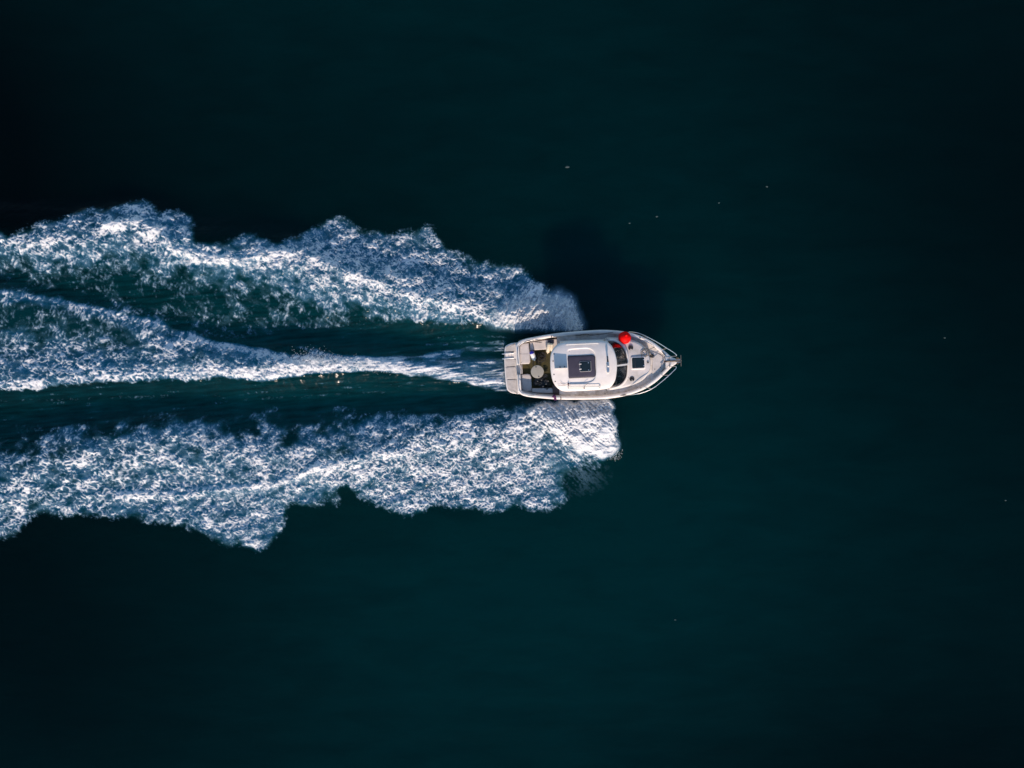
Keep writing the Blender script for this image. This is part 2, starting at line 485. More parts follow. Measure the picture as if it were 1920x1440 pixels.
# -- the lace: isotropic clots, runnels down the wave faces, long streaks behind the stern and in the bow fans
q1, q2 = X + 4 * pn(X / 14, Y / 14, 31), Y + 4 * pn(X / 14, Y / 14, 32)
def rid(u, v, s):
    return 0.55 - 1.6 * np.abs(pn(u, v, s))
def lace(u, v, s):
    return .50 * rid(u / 27, v / 21, s) + .70 * rid(u / 13, v / 10, s + 1) + .78 * rid(u / 6.6, v / 5.2, s + 2) + .60 * pn(u / 46, v / 30, s + 3) + .80 * pn(u / 3.1, v / 2.8, s + 4)
def cell(u, v, s):
    """cellular web: high along the walls between bubbles' cells, low inside them"""
    ui, vi = np.floor(u).astype(np.int32), np.floor(v).astype(np.int32)
    f1, f2 = np.full(u.shape, 9, np.float32), np.full(u.shape, 9, np.float32)
    for i in (-1, 0, 1):
        for j in (-1, 0, 1):
            h = _perm[(_perm[(ui + i + s * 7) & 255] + vi + j) & 255]
            d = np.hypot(ui + i + .5 + .46 * _gx[h] - u, vi + j + .5 + .46 * _gy[h] - v).astype(np.float32)
            f2 = np.minimum(f2, np.maximum(f1, d))
            f1 = np.minimum(f1, d)
    return .60 - 2.0 * (f2 - f1)
def web(u, v, s):
    return .45 * rid(u / 26, v / 20, s) + .75 * cell(u / 14 + .35 * pn(u / 9, v / 9, s + 5), v / 11 + .35 * pn(u / 9, v / 9, s + 6), s) \
        + .60 * cell(u / 7.2, v / 5.8, s + 1) + .40 * rid(u / 6.6, v / 5.2, s + 2) + .60 * pn(u / 46, v / 30, s + 3) + .70 * pn(u / 3.1, v / 2.8, s + 4)
wL = 1 - sst(100, 850, X + 60 * pn(X / 90, Y / 90, 48))
T_iso = unit(web(q1 * 1.3, q2 * 1.3, 40)) * (1 - wL) + unit(web(q1 * .92, q2 * .92, 44)) * wL
T_ver = unit(web(q1 * 1.1 + .30 * Y, q2 * .46, 50) + .4 * lace(q1, q2, 56))
T_str = unit(lace(X * .14, (Y + 1.5 * pn(X / 60, Y / 30, 61)) * .9 + .10 * X, 60) + .35 * lace(q1, q2, 66))
T_fan = unit(lace(fa * 1.25, fb * .16, 70) + .9 * lace(q1, q2, 76))
T_fanA = unit(lace(X * 1.2 + Y * .7, (Y - .4 * X) * .18, 80) + .7 * lace(q1, q2, 86))
wS = sst(640, 760, X) * sst(628, 640, Y) * (1 - sst(742, 752, Y))
wF = sst(960, 1060, X + .5 * (820 - Y)) * sst(745, 752, Y)
wFA = sst(900, 985, X) * (1 - sst(618, 628, Y))
wV = np.clip(np.maximum(inA * (Y < 640), inC * (Y > 742)), 0, 1) * .8
T = T_iso * (1 - wV) + T_ver * wV
T = T * (1 - wS) + T_str * wS
T = T * (1 - wF) + T_fan * wF
T = T * (1 - wFA) + T_fanA * wFA
lowf = np.clip(.75 + .9 * pn(X / 15, Y / 11, 71) + .5 * pn(X / 6, Y / 5, 72), 0, 1.5)
film = .24 * sst(.15, .9, D) * lowf * (1 - .4 * wV)
film = np.maximum(film, .26 * wS * inB * (.35 + .9 * T_str))
film = np.maximum(film, .34 * wFA * mA * sst(.2, .7, T_fanA))
foam = sst(-.04, .72, T - (1 - D) * 1.0) * sst(.03, .16, D)
foam = 1 - (1 - film) * (1 - foam)
foam = np.maximum(foam, sst(.2, .9, mF) * (.84 + .25 * T_fan) * (1 - hull_m))
veil = np.exp(-(((X - 1085) / 42) ** 2 + ((Y - 888) / 30) ** 2)) * (X > 1000)
foam = np.maximum(foam, .15 * veil * sst(.35, .95, T_fan))       # thin streaks of spray falling beyond the fan
mP = blur(poly_mask([(918, 606), (930, 578), (958, 556), (1008, 549), (1058, 546), (1078, 582), (1096, 620)], wxa, wya).astype(np.float32), 6, 2)
foam = np.maximum(foam, mP * (.58 + .36 * T_fanA) * (1 - hull_m))
foam = np.clip(foam, 0, 1).astype(np.float32)
foam = .74 * foam + .26 * blur(foam, 1, 1)
aer = np.clip(blur(np.clip(D, 0, 1), 4, 2) * .62 + .30 * blur(foam, 2, 1), 0, 1) * sst(.12, .55, blur(D, 5, 2))
aer = np.maximum(aer, .16 * np.clip(inB, 0, 1))
aer = np.clip(np.maximum(aer, (.115 + .05 * patch + .07 * long_) * inW), 0, 1)

chop = (.028 * fbm(X / 20, Y / 16, 3, 90) + .085 * lumps * sst(.15, .5, blur(D, 6, 2)) * (1 - wS)) * np.clip(.25 + blur(D, 12, 2) * 1.2, 0, 1)
streak_h = .018 * pn(X * .02, Y / 5.5, 95) * wS
Zw = (macro + chop * edge + streak_h * edge).astype(np.float32)
Zw = Zw * (1 - hull_m) - .12 * hull_m
bump = (.040 * (fbm(q1 / 13, q2 / 10, 3, 100, .5)) + .034 * (T - .35)) * (1 - .8 * np.clip(blur(mF, 5, 2) + mP, 0, 1))
Zf = Zw + .020 + foam * np.maximum(bump + .03, -.012)
fan_h = .50 * blur(mF, 6, 2) * np.clip(1.05 - (Y - 748) / 118, 0, 1) * (1 - hull_m) + .30 * np.exp(-(((X - 1010) / 62) ** 2 + ((Y - 588) / 26) ** 2)) * mA
Zf = Zf + fan_h * foam * (.85 + .2 * T)

def px_world(px, py, z=0.0):
    return (px - 960) * S, (720 - py) * S

# sea: one sheet, fine over the wake and coarse out to the horizon
def axis(core, far):
    lo, hi = core[0], core[-1]
    steps = np.concatenate([np.array([8, 20]), np.arange(40, 1000, 40), np.array([1100, 1400, 2000, 3500, 8000, 20000, 60000, 180000, far])]).astype(np.float64)
    return np.concatenate([lo - steps[::-1], core.astype(np.float64), hi + steps]), len(steps)
ax, ka = axis(gx, 400000)
ay, kb = axis(gy, 400000)
SX, SY = np.meshgrid(ax, ay)
SZ = np.zeros(SX.shape)
SA = np.zeros(SX.shape)
SZ[kb:-kb, ka:-ka] = Zw * (sst(-170, -168, X) * 0 + 1)
SA[kb:-kb, ka:-ka] = aer
SZ[kb:-kb, :ka] = Zw[:, :1] * np.exp(-np.arange(ka)[::-1] / 3.0)
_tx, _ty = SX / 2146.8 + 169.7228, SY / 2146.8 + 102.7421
VIG = np.clip((pn(_tx, _ty, 0) + .4 * pn(_tx * 2 - 169.7228, _ty * 2 - 102.7421, 1) + .37) / .79, 0, 1)  # broad noise, offset so the sea's colour falls off like a vignette
verts = np.stack([(SX - 960) * S, (720 - SY) * S, SZ], -1).reshape(-1, 3)
ny, nx = SX.shape
idx = np.arange(ny * nx).reshape(ny, nx)
quads = np.stack([idx[:-1, :-1], idx[1:, :-1], idx[1:, 1:], idx[:-1, 1:]], -1).reshape(-1, 4)
sea = bpy.data.objects.new('sea', mesh_np('sea', verts, quads, SEA, {'aerated': SA, 'turbidity': VIG}))  # 'turbidity' carries the painted vignette tone
COL.objects.link(sea)
tag(sea, 'dark teal open sea, calm around the boat', 'sea', kind='structure')

# foam sheet: only the cells the foam covers
fv = np.stack([(X - 960) * S, (720 - Y) * S, Zf], -1).reshape(-1, 3)
ny, nx = X.shape
idx = np.arange(ny * nx).reshape(ny, nx)
q = np.stack([idx[:-1, :-1], idx[1:, :-1], idx[1:, 1:], idx[:-1, 1:]], -1).reshape(-1, 4)
ff = foam.ravel()
keep = ff[q].max(1) > 0.015
q = q[keep]
used = np.unique(q)
remap = np.zeros(ny * nx, np.int32)
remap[used] = np.arange(len(used))
fo = bpy.data.objects.new('wake_foam', mesh_np('wake_foam', fv[used], remap[q], FOAM, {'foam': ff[used]}))
COL.objects.link(fo)
tag(fo, 'white lacy foam of the wake spreading behind the motorboat', 'foam', kind='stuff')

# ------------------------------------------------------------------ spray: thrown drops, each a small stretched octahedron
OCT_V = np.array([(1, 0, 0), (-1, 0, 0), (0, 1, 0), (0, -1, 0), (0, 0, 1), (0, 0, -1)], np.float32)
OCT_F = np.array([(0, 2, 4), (2, 1, 4), (1, 3, 4), (3, 0, 4), (2, 0, 5), (1, 2, 5), (3, 1, 5), (0, 3, 5)], np.int32)
def drops(name, px, py, z, dx, dy, length, width, label):
    n = len(px)
    l = np.hypot(dx, dy) + 1e-6
    ux, uy = dx / l, -dy / l
    ax_ = np.stack([ux, uy, np.zeros(n)], -1) * length[:, None]
    ay_ = np.stack([-uy, ux, np.zeros(n)], -1) * width[:, None]
    az_ = np.stack([np.zeros(n), np.zeros(n), width], -1)
    c = np.stack([(px - 960) * S, (720 - py) * S, z], -1)
    v = c[:, None, :] + OCT_V[None, :, 0:1] * ax_[:, None, :] + OCT_V[None, :, 1:2] * ay_[:, None, :] + OCT_V[None, :, 2:3] * az_[:, None, :]
    f = OCT_F[None] + (np.arange(n, dtype=np.int32) * 6)[:, None, None]
    o = bpy.data.objects.new(name, mesh_np(name, v.reshape(-1, 3), f.reshape(-1, 3), SPRAY))
    COL.objects.link(o)
    return tag(o, label, 'spray', kind='stuff')

R_ = np.random.default_rng(21)
def fan(n, x0, x1, ybase, slope_l, slope_r, reach_l, reach_r, sgn, hmax, bias):
    s = R_.uniform(0, 1, n)
    k = np.floor(s * 46) / 46 + R_.normal(0, .006, n)                 # drops gather in jets
    xs = x0 + (x1 - x0) * k
    sl = slope_l + (slope_r - slope_l) * k + R_.normal(0, .05, n)
    jet = .72 + .28 * np.sin(k * 61) * np.cos(k * 23)
    rc = (reach_l + (reach_r - reach_l) * k) * jet * R_.uniform(.85, 1.12, n)
    t = R_.beta(1.0, bias, n)
    y = ybase + sgn * rc * t
    x = xs + sl * rc * t
    z = .15 + 4 * hmax * t * (1 - t) * (.4 + .6 * R_.uniform(0, 1, n)) + .10 * R_.uniform(0, 1, n)
    return x, y, z, sl, np.full(n, float(sgn))
x, y, z, dx, dy = fan(12000, 1010, 1143, 752, 1.10, .13, 78, 116, 1, .40, .62)
drops('bow_spray', x, y, z, dx, dy, R_.uniform(.015, .06, len(x)), R_.uniform(.003, .007, len(x)), 'dense white bow spray fanning out from the sunlit side of the hull')
x, y, z, dx, dy = fan(3500, 960, 1096, 622, -.25, -.42, 80, 74, -1, .5, 1.1)
drops('bow_spray', x, y, z, dx, dy, R_.uniform(.015, .06, len(x)), R_.uniform(.002, .006, len(x)), 'blue shaded bow spray arching off the far side of the hull by the red buoy')
n = 2600
cx = R_.choice([575, 600, 640, 690, 720], n, p=[.25, .25, .2, .2, .1]) + R_.normal(0, 22, n)
cy = np.interp(cx, [540, 600, 700, 760], [686, 682, 688, 694]) + R_.normal(0, 5, n) - np.abs(R_.normal(0, 9, n)) * np.interp(cx, [590, 700], [1, .1])
drops('stern_spray', cx, cy, .35 + np.abs(R_.normal(0, .18, n)), R_.normal(-1, .8, n), R_.normal(0, .8, n), R_.uniform(.006, .03, n), R_.uniform(.003, .008, n),
      'burst of white spray at the tail of the stern wash')

# ------------------------------------------------------------------ the boat: local frame x forward from the transom, y to port, z up from the waterline
BR = Matrix.Rotation(rad(2.6), 3, 'Z') @ Matrix.Rotation(rad(-2.5), 3, 'Y') @ Matrix.Rotation(rad(5.0), 3, 'X')
BT = Vector((0.3585, 0.7387, -0.035))
BM = Matrix.Translation(BT) @ BR.to_4x4()
boat = bpy.data.objects.new('motorboat', None)
boat.matrix_world = BM
boat.empty_display_size = 0.5
COL.objects.link(boat)
tag(boat, 'white cabin motorboat speeding to the right with foaming wake', 'motorboat')

def L(zx, zy, zl):
    """a point of the boat, read off the enlarged photo at local height zl"""
    px, py = zx / 5.3333 + 930, zy / 5.3333 + 600
    d = Vector(((px - 960) * S, (720 - py) * S, -CAM_H))
    c = Vector((0, 0, CAM_H))
    nrm = BR @ Vector((0, 0, 1))
    p0 = BT + BR @ Vector((0, 0, zl))
    w = c + d * ((p0 - c).dot(nrm) / d.dot(nrm))
    return BR.transposed() @ (w - BT)

class MB:
    def __init__(self):
        self.v, self.f = [], []
    def add(self, vs, fs):
        o = len(self.v)
        self.v += [tuple(p) for p in vs]
        self.f += [tuple(i + o for i in f) for f in fs]
        return self
    def loft(self, rings, closed=True, cap0=False, cap1=False):
        n = len(rings[0])
        vs = [p for r in rings for p in r]
        fs = []
        for i in range(len(rings) - 1):
            for j in range(n if closed else n - 1):
                k = (j + 1) % n
                fs.append((i * n + j, i * n + k, (i + 1) * n + k, (i + 1) * n + j))
        if cap0:
            fs.append(tuple(range(n))[::-1])
        if cap1:
            fs.append(tuple((len(rings) - 1) * n + j for j in range(n)))
        return self.add(vs, fs)
    def tube(self, pts, r, n=8, closed=False):
        pts = [Vector(p) for p in pts]
        m = len(pts)
        rings = []
        up = None
        for i, p in enumerate(pts):
            a = pts[(i - 1) % m] if (closed or i > 0) else p
            b = pts[(i + 1) % m] if (closed or i < m - 1) else p
            t = (b - a).normalized()
            if up is None:
                up = Vector((0, 0, 1)) if abs(t.z) < .9 else Vector((1, 0, 0))
            sd_ = t.cross(up).normalized()
            up = sd_.cross(t).normalized()
            rr = r[i] if isinstance(r, (list, tuple)) else r
            rings.append([p + (sd_ * math.cos(k * 2 * math.pi / n) + up * math.sin(k * 2 * math.pi / n)) * rr for k in range(n)])
        if closed:
            rings.append(rings[0])
        return self.loft(rings, True, not closed, not closed)
    def box(self, x0, x1, y0, y1, z0, z1, bv=0.0):
        bm = bmesh.new()
        bmesh.ops.create_cube(bm, size=1.0)
        for v in bm.verts:
            v.co = Vector(((x0 + x1) / 2 + v.co.x * (x1 - x0), (y0 + y1) / 2 + v.co.y * (y1 - y0), (z0 + z1) / 2 + v.co.z * (z1 - z0)))
        if bv:
            bmesh.ops.bevel(bm, geom=bm.edges[:], offset=bv, segments=2, affect='EDGES', profile=.6)
        bm.verts.index_update()
        self.add([v.co.copy() for v in bm.verts], [[v.index for v in f.verts] for f in bm.faces])
        bm.free()
        return self
    def slab(self, outline, z0, z1, r=0.02, crown=None, seg=3, bottom=True):
        """plate with a rounded upper rim; crown(x, y) adds height to the top"""
        cr = crown or (lambda x, y: 0.0)
        rings = []
        if bottom:
            rings.append([Vector((p[0], p[1], z0 + cr(p[0], p[1]))) for p in outline])
        rings.append([Vector((p[0], p[1], z1 - r + cr(p[0], p[1]))) for p in outline])
        for k in range(1, seg + 1):
            a = k / seg * math.pi / 2
            o2 = inset(outline, r * (1 - math.cos(a)))
            rings.append([Vector((p[0], p[1], z1 - r + r * math.sin(a) + cr(p[0], p[1]))) for p in o2])
        last = [(p.x, p.y) for p in rings[-1]]
        cx, cy = sum(p[0] for p in last) / len(last), sum(p[1] for p in last) / len(last)
        for s in (.8, .55, .28):
            rings.append([Vector((cx + (p[0] - cx) * s, cy + (p[1] - cy) * s, z1 + cr(cx + (p[0] - cx) * s, cy + (p[1] - cy) * s))) for p in last])
        return self.loft(rings, True, bottom, True)
    def ball(self, c, rx_, ry_, rz_, n=16, m=10, rot=None):
        rings = []
        for i in range(1, m):
            a = math.pi * i / m
            ring = [Vector((rx_ * math.sin(a) * math.cos(2 * math.pi * j / n), ry_ * math.sin(a) * math.sin(2 * math.pi * j / n), -rz_ * math.cos(a))) for j in range(n)]
            rings.append([Vector(c) + (rot @ p if rot else p) for p in ring])
        return self.loft(rings, True, True, True)
    def lathe(self, c, prof, n=20, axis=None):
        """prof: (radius, height) pairs turned about a vertical axis, or about the given direction"""
        rot = Vector((0, 0, 1)).rotation_difference(Vector(axis)).to_matrix() if axis is not None else Matrix.Identity(3)
        rings = [[Vector(c) + rot @ Vector((r * math.cos(2 * math.pi * j / n), r * math.sin(2 * math.pi * j / n), h)) for j in range(n)] for r, h in prof]
        return self.loft(rings, True, True, True)
    def build(self, name, mat, parent=None, world=False, smooth=True, sharp=38):
        me = bpy.data.meshes.new(name)
        me.from_pydata([tuple(p) for p in self.v], [], self.f)
        bm = bmesh.new()
        bm.from_mesh(me)
        bmesh.ops.recalc_face_normals(bm, faces=bm.faces[:])
        bm.to_mesh(me)
        bm.free()
        if smooth:
            me.shade_smooth()
            me.set_sharp_from_angle(angle=rad(sharp))
        me.materials.append(mat)
        o = bpy.data.objects.new(name, me)
        COL.objects.link(o)
        if parent is not None:
            o.parent = parent
        elif world:
            o.matrix_world = BM
        return o

def inset(poly, d):
    n = len(poly)
    area = sum(poly[i][0] * poly[(i + 1) % n][1] - poly[(i + 1) % n][0] * poly[i][1] for i in range(n))
    sg = 1 if area > 0 else -1
    out = []
    for i in range(n):
        a, b = Vector(poly[i - 1][:2]), Vector(poly[(i + 1) % n][:2])
        t = (b - a)
        if t.length < 1e-9:
            out.append(tuple(poly[i][:2]))
            continue
        t.normalize()
        out.append((poly[i][0] - t.y * d * sg, poly[i][1] + t.x * d * sg))
    return out

def spline(pts, n=4, closed=False):
    pts = [Vector(p) for p in pts]
    m = len(pts)
    out = []
    for i in range(m if closed else m - 1):
        g = lambda k: pts[k % m] if closed else pts[max(0, min(m - 1, k))]
        p0, p1, p2, p3 = g(i - 1), g(i), g(i + 1), g(i + 2)
        for j in range(n):
            t = j / n
            out.append(.5 * ((2 * p1) + (p2 - p0) * t + (2 * p0 - 5 * p1 + 4 * p2 - p3) * t * t + (3 * p1 - p0 - 3 * p2 + p3) * t ** 3))
    if not closed:
        out.append(pts[-1])
    return out

def rrect(x0, x1, y0, y1, r, n=4):
    out = []
    for cx, cy, a0 in ((x1 - r, y1 - r, 0), (x0 + r, y1 - r, 90), (x0 + r, y0 + r, 180), (x1 - r, y0 + r, 270)):
        for k in range(n + 1):
            a = rad(a0 + 90 * k / n)
            out.append((cx + r * math.cos(a), cy + r * math.sin(a)))
    return out

HB = [(-.10, .95), (0.0, 1.08), (.15, 1.155), (.4, 1.215), (.75, 1.265), (1.35, 1.345), (1.9, 1.385), (2.4, 1.405), (3.0, 1.42), (3.5, 1.42), (4.1, 1.375), (4.55, 1.285),
      (4.9, 1.175), (5.2, 1.05), (5.45, .91), (5.66, .765), (5.88, .575), (6.08, .385), (6.22, .25), (6.33, .155)]
def hb(x):
    return float(np.interp(x, [a for a, _ in HB], [b for _, b in HB]))
def sheer(x):
    return .85 + .1 * max(0, x) / 3.2 if x < 3.2 else .95 + .35 * ((x - 3.2) / 3.3) ** 1.5
ST = [-.10, 0, .15, .4, .75, 1.1, 1.5, 1.9, 2.4, 3.0, 3.5, 3.9, 4.3, 4.6, 4.9, 5.2, 5.45, 5.66, 5.88, 6.08, 6.22, 6.33]

# hull shell
rings = []
for x in ST:
    b, s = hb(x), sheer(x)
    t = max(0, (x - 3.2) / 3.2)
    ch = b * (0.90 - .42 * t ** 1.6)
    zc = .06 + .50 * t ** 1.8
    zk = -.38 + 1.10 * t ** 3
    half = [(b - .004, s - .05), (b * .985 - .02 * t, s - .22), (ch + (b - ch) * .35, zc + (s - zc) * .35), (ch, zc), (ch * .93, zc - .02), (ch * .45, (zc + zk) / 2 - .03), (0, zk)]
    rings.append([Vector((x, y, z)) for y, z in half] + [Vector((x, -y, z)) for y, z in half[-2::-1]])
MB().loft(rings, False).add(rings[0], [tuple(range(len(rings[0])))]).add(rings[-1], [tuple(range(len(rings[-1])))]).build('hull', HULLM, boat)

# gunwale: a capping all round the hull, rounded at the bow
path = [Vector((x, hb(x), sheer(x))) for x in ST]
nose = [Vector((6.40, .10, sheer(6.4))), Vector((6.44, .045, sheer(6.44)))]
path = path + nose + [Vector((p.x, -p.y, p.z)) for p in (path + nose)[::-1]]
path = spline(path, 2)
rings = []
for i, p in enumerate(path):
    t = (path[min(i + 1, len(path) - 1)] - path[max(i - 1, 0)])
    t = Vector((t.x, t.y)).normalized()
    nr = Vector((t.y, -t.x))                     # inward
    if nr.dot(Vector((3.0 - p.x, -p.y))) < 0:
        nr = -nr
    w = .105 if p.x < 6.1 else .105 - .05 * (p.x - 6.1) / .35
    sec = [(-.02, -.12), (-.032, -.05), (-.02, -.008), (.01, .012), (w - .02, .012), (w, -.005), (w + .01, -.05), (w + .012, -.20)]
    rings.append([Vector((p.x + nr.x * a, p.y + nr.y * a, p.z + c)) for a, c in sec])
MB().loft(rings, False).build('gunwale', GEL, boat, sharp=60)
# dark rubbing strake under the capping
rings = []
for i, p in enumerate(path):
    t = (path[min(i + 1, len(path) - 1)] - path[max(i - 1, 0)])
    t = Vector((t.x, t.y)).normalized()
    nr = Vector((t.y, -t.x))
    if nr.dot(Vector((3.0 - p.x, -p.y))) < 0:
        nr = -nr
    rings.append([Vector((p.x + nr.x * a, p.y + nr.y * a, p.z + c)) for a, c in ((-.015, -.13), (-.042, -.12), (-.042, -.09), (-.015, -.08))])
MB().loft(rings, False).build('rubbing_strake', BLACK, boat)

# deck from the cabin bulkhead to the bow, cut away at the cockpit
def deck_z(x):
    return sheer(x) - .17
rings = []
for x in [1.62, 1.9, 2.4, 3.0, 3.5, 3.9, 4.3, 4.6, 4.9, 5.2, 5.45, 5.66, 5.88, 6.08, 6.25, 6.36]:
    b = max(hb(min(x, 6.33)) - .09, .03)
    rings.append([Vector((x, b * k, deck_z(x) + .015 * (1 - k * k))) for k in (1, .8, .5, .2, 0, -.2, -.5, -.8, -1)])
MB().loft(rings, False).build('deck', SIDEDECK, boat)

# transom, cockpit liner
ckz = .40
MB().box(-.02, 1.72, -1.19, 1.19, ckz - .05, ckz).build('cockpit_floor', FLOOR, boat)
for sg in (1, -1):
    rr = []
    for x in (0.0, .15, .4, .75, 1.1, 1.5, 1.72):
        b = hb(x)
        rr.append([Vector((x, sg * (b - .115), sheer(x) - .03)), Vector((x, sg * (b - .13), sheer(x) - .16)), Vector((x, sg * (b - .17), ckz))])
    MB().loft(rr, False).build('cockpit_side', SEAT, boat)
# transom in two lengths with the gate between them
for y0, y1 in ((.13, 1.0), (-1.0, -.27)):
    MB().box(-.13, .02, y0, y1, .30, .855, .03).build('transom', GEL, boat)
MB().box(-.11, .10, -.265, .125, .30, .52, .015).build('transom_step', DECK, boat)
MB().box(-.10, .03, -.265, .125, .52, .62, .01).build('transom_gate', GEL, boat)

# aft benches
p0, p1 = L(240, 225, .76), L(345, 440, .76)
ol = [(.03, .16), (.40, .16), (.45, .22), (.46, .35), (.43, 1.03), (.20, 1.035), (.08, .99), (.03, .90)]
bo = MB().slab(ol, ckz, .76, .035).build('bench', SEAT, boat)
MB().box(.10, .40, .585, .59, .757, .764).build('seam', GASKET, bo)
for y in (.24, .60, .93):
    MB().lathe((.075, y, .757), [(.001, .0), (.014, .002), (.014, .010), (.001, .012)], 8).build('button', BLACK, bo)
ol = [(.03, -.30), (.30, -.28), (.42, -.31), (.46, -.42), (.46, -1.03), (.20, -1.035), (.08, -.98), (.03, -.90)]
bo = MB().slab(ol, ckz, .54, .035).build('bench', SEAT, boat)
for y in (-.38, -.66, -.93):
    MB().lathe((.075, y, .537), [(.001, .0), (.014, .002), (.014, .010), (.001, .012)], 8).build('button', BLACK, bo)
# side benches along the coaming
MB().slab([(.47, 1.06), (.47, .72), (1.60, .74), (1.68, .82), (1.68, 1.16), (1.0, 1.12)], ckz, .68, .03).build('side_bench', SEAT, boat)
MB().slab([(.47, -1.06), (.47, -.90), (1.30, -.92), (1.36, -.98), (1.36, -1.14), (1.0, -1.12)], ckz, .64, .03).build('side_bench', SEAT, boat)
MB().box(1.34, 1.72, -1.17, -.80, ckz, .70, .02).build('companion_step', BROWN, boat)

# round table on its pedestal
tb = MB().lathe(L(413, 517, .98), [(.255, -.03), (.268, -.022), (.272, -.008), (.266, .0), (.25, .003), (.12, .003), (.02, .003)], 40).build('table', TABLE, boat)
c = L(413, 517, .98)
MB().lathe((c.x, c.y, ckz), [(.14, 0), (.13, .02), (.035, .04), (.032, .54), (.10, .55), (.10, .555)], 16).build('pedestal', STEEL, tb)
for a in ((400, 470), (428, 567)):
    MB().lathe(L(*a, .984), [(.024, 0), (.024, .014), (.016, .02), (.004, .02)], 10).build('knob', BLACK, tb)

# swim platform with its boarding ladder and planks
PO = [(-.02, 1.06), (-.30, 1.05), (-.50, .985), (-.60, .90), (-.635, .70), (-.66, .35), (-.665, 0), (-.655, -.45), (-.62, -.85), (-.55, -.99), (-.42, -1.08), (-.25, -1.12), (-.02, -1.15)]
plo = [(v.x, v.y) for v in spline([(a, b, 0) for a, b in PO], 3)]
sp = MB().slab(plo, .22, .375, .035).build('swim_platform', GEL, boat)
def clip_poly(poly, ya, yb):
    def half(ps, yy, keep_below):
        out = []
        for i in range(len(ps)):
            a, b = ps[i], ps[(i + 1) % len(ps)]
            ia, ib = (a[1] <= yy) == keep_below, (b[1] <= yy) == keep_below
            if ia:
                out.append(a)
            if ia != ib:
                t = (yy - a[1]) / (b[1] - a[1])
                out.append((a[0] + (b[0] - a[0]) * t, yy))
        return out
    return half(half(poly, yb, True), ya, False)
pin = inset(plo, .045)
pin = [(min(a, -.155), b) for a, b in pin]
for ya, yb in ((.66, 1.2), (.06, .36), (-.48, .04), (-1.2, -.50)):
    pc = clip_poly(pin, ya, yb)
    pc = [p for i, p in enumerate(pc) if (Vector(p) - Vector(pc[i - 1])).length > .004]
    MB().slab(pc, .365, .389, .008, seg=2).build('platform_panel', PLAT, sp)
MB().box(-.64, -.20, .37, .65, .366, .372).build('ladder_well', BLACK, sp)
ld = MB()
for y in (.40, .61):
    ld.tube([(-.24, y, .405), (-.68, y, .405), (-.735, y, .38)], .017, 8)
for x in (-.60, -.46, -.32):
    ld.tube([(x, .40, .40), (x, .61, .40)], .013, 6)
ld.build('boarding_ladder', STEEL, sp)
for y in (.05, -.49):
    MB().box(-.56, -.22, y - .011, y + .011, .37, .394, .003).build('slot', BLACK, sp)
for y in (.69,):
    MB().box(-.60, -.22, y - .012, y + .012, .37, .396, .003).build('slot', BLACK, sp)

# stern rails: stainless, on short posts
def rail(pts, r, posts, name, zdrop):
    o = MB().tube(spline(pts, 4), r, 8).build(name, STEEL, boat)
    for a, b in posts:
        MB().tube([a, b], r * .85, 6).build('post', STEEL, o)
    return o
rz_ = 1.12
rail([(.62, 1.17, .92), (.45, 1.17, 1.05), (.20, 1.10, rz_), (.02, .98, rz_), (-.04, .80, rz_), (-.055, .45, rz_), (-.05, .19, 1.10), (-.04, .17, .95), (-.04, .165, .85)], .016,
     [((-.055, .62, .84), (-.053, .62, rz_)), ((.10, 1.04, .86), (.10, 1.04, rz_))], 'stern_rail', 0)
rail([(.52, -1.17, .90), (.36, -1.15, 1.05), (.16, -1.09, rz_), (.0, -.97, rz_), (-.055, -.80, rz_), (-.065, -.55, rz_), (-.055, -.36, 1.10), (-.05, -.34, .95), (-.05, -.335, .85)], .016,
     [((-.065, -.66, .84), (-.062, -.66, rz_)), ((.08, -1.03, .86), (.08, -1.03, rz_))], 'stern_rail', 0)

# ------------- wheelhouse
RC = 0.065                                   # centre line of the hardtop
def sym(pts):
    return pts
roof_o = [(1.29, .20), (1.33, .60), (1.47, .86), (1.73, 1.03), (2.21, 1.085), (2.78, 1.085), (3.36, 1.07), (3.68, .97), (3.88, .70), (3.985, .30), (4.0, .05), (3.97, -.25),
          (3.92, -.52), (3.82, -.73), (3.66, -.89), (3.30, -.95), (2.69, -.965), (2.12, -.965), (1.76, -.945), (1.54, -.80), (1.39, -.58), (1.31, -.25)]
roof_p = [(v.x, v.y) for v in spline([(a, b, 0) for a, b in roof_o], 4, True)]
RZ = 2.20
def camber(x, y):
    u = (y - RC) / 1.03
    w_ = (x - 2.65) / 1.36
    return -.115 * u * u - .05 * w_ * w_ - .05 * abs(u) ** 6
def roof_z(x, y):
    return RZ + camber(x, y)
# the hardtop, with a sunken well round the sun roof
WELL = [(2.02, .72), (2.10, .76), (2.72, .78), (2.95, .74), (3.09, .62), (3.15, .42), (3.16, .05), (3.13, -.28), (3.05, -.50), (2.88, -.60), (2.60, -.63), (2.10, -.65), (2.04, -.60), (2.02, -.40), (2.01, .1), (2.01, .6)]
well = [(v.x, v.y) for v in spline([(a, b, 0) for a, b in WELL], 3, True)]
def resample(poly, n, cx, cy):
    """points of a polygon at n even bearings about a centre"""
    out = []
    for k in range(n):
        a = 2 * math.pi * k / n
        d = Vector((math.cos(a), math.sin(a)))
        best = None
        for i in range(len(poly)):
            p, q_ = Vector(poly[i]) - Vector((cx, cy)), Vector(poly[(i + 1) % len(poly)]) - Vector((cx, cy))
            e = q_ - p
            den = d.x * e.y - d.y * e.x
            if abs(den) < 1e-9:
                continue
            t = (p.x * e.y - p.y * e.x) / den
            s_ = (p.x * d.y - p.y * d.x) / den
            if t > 0 and -1e-6 <= s_ <= 1 + 1e-6 and (best is None or t < best):
                best = t
        out.append((cx + d.x * best, cy + d.y * best))
    return out
NB = 96
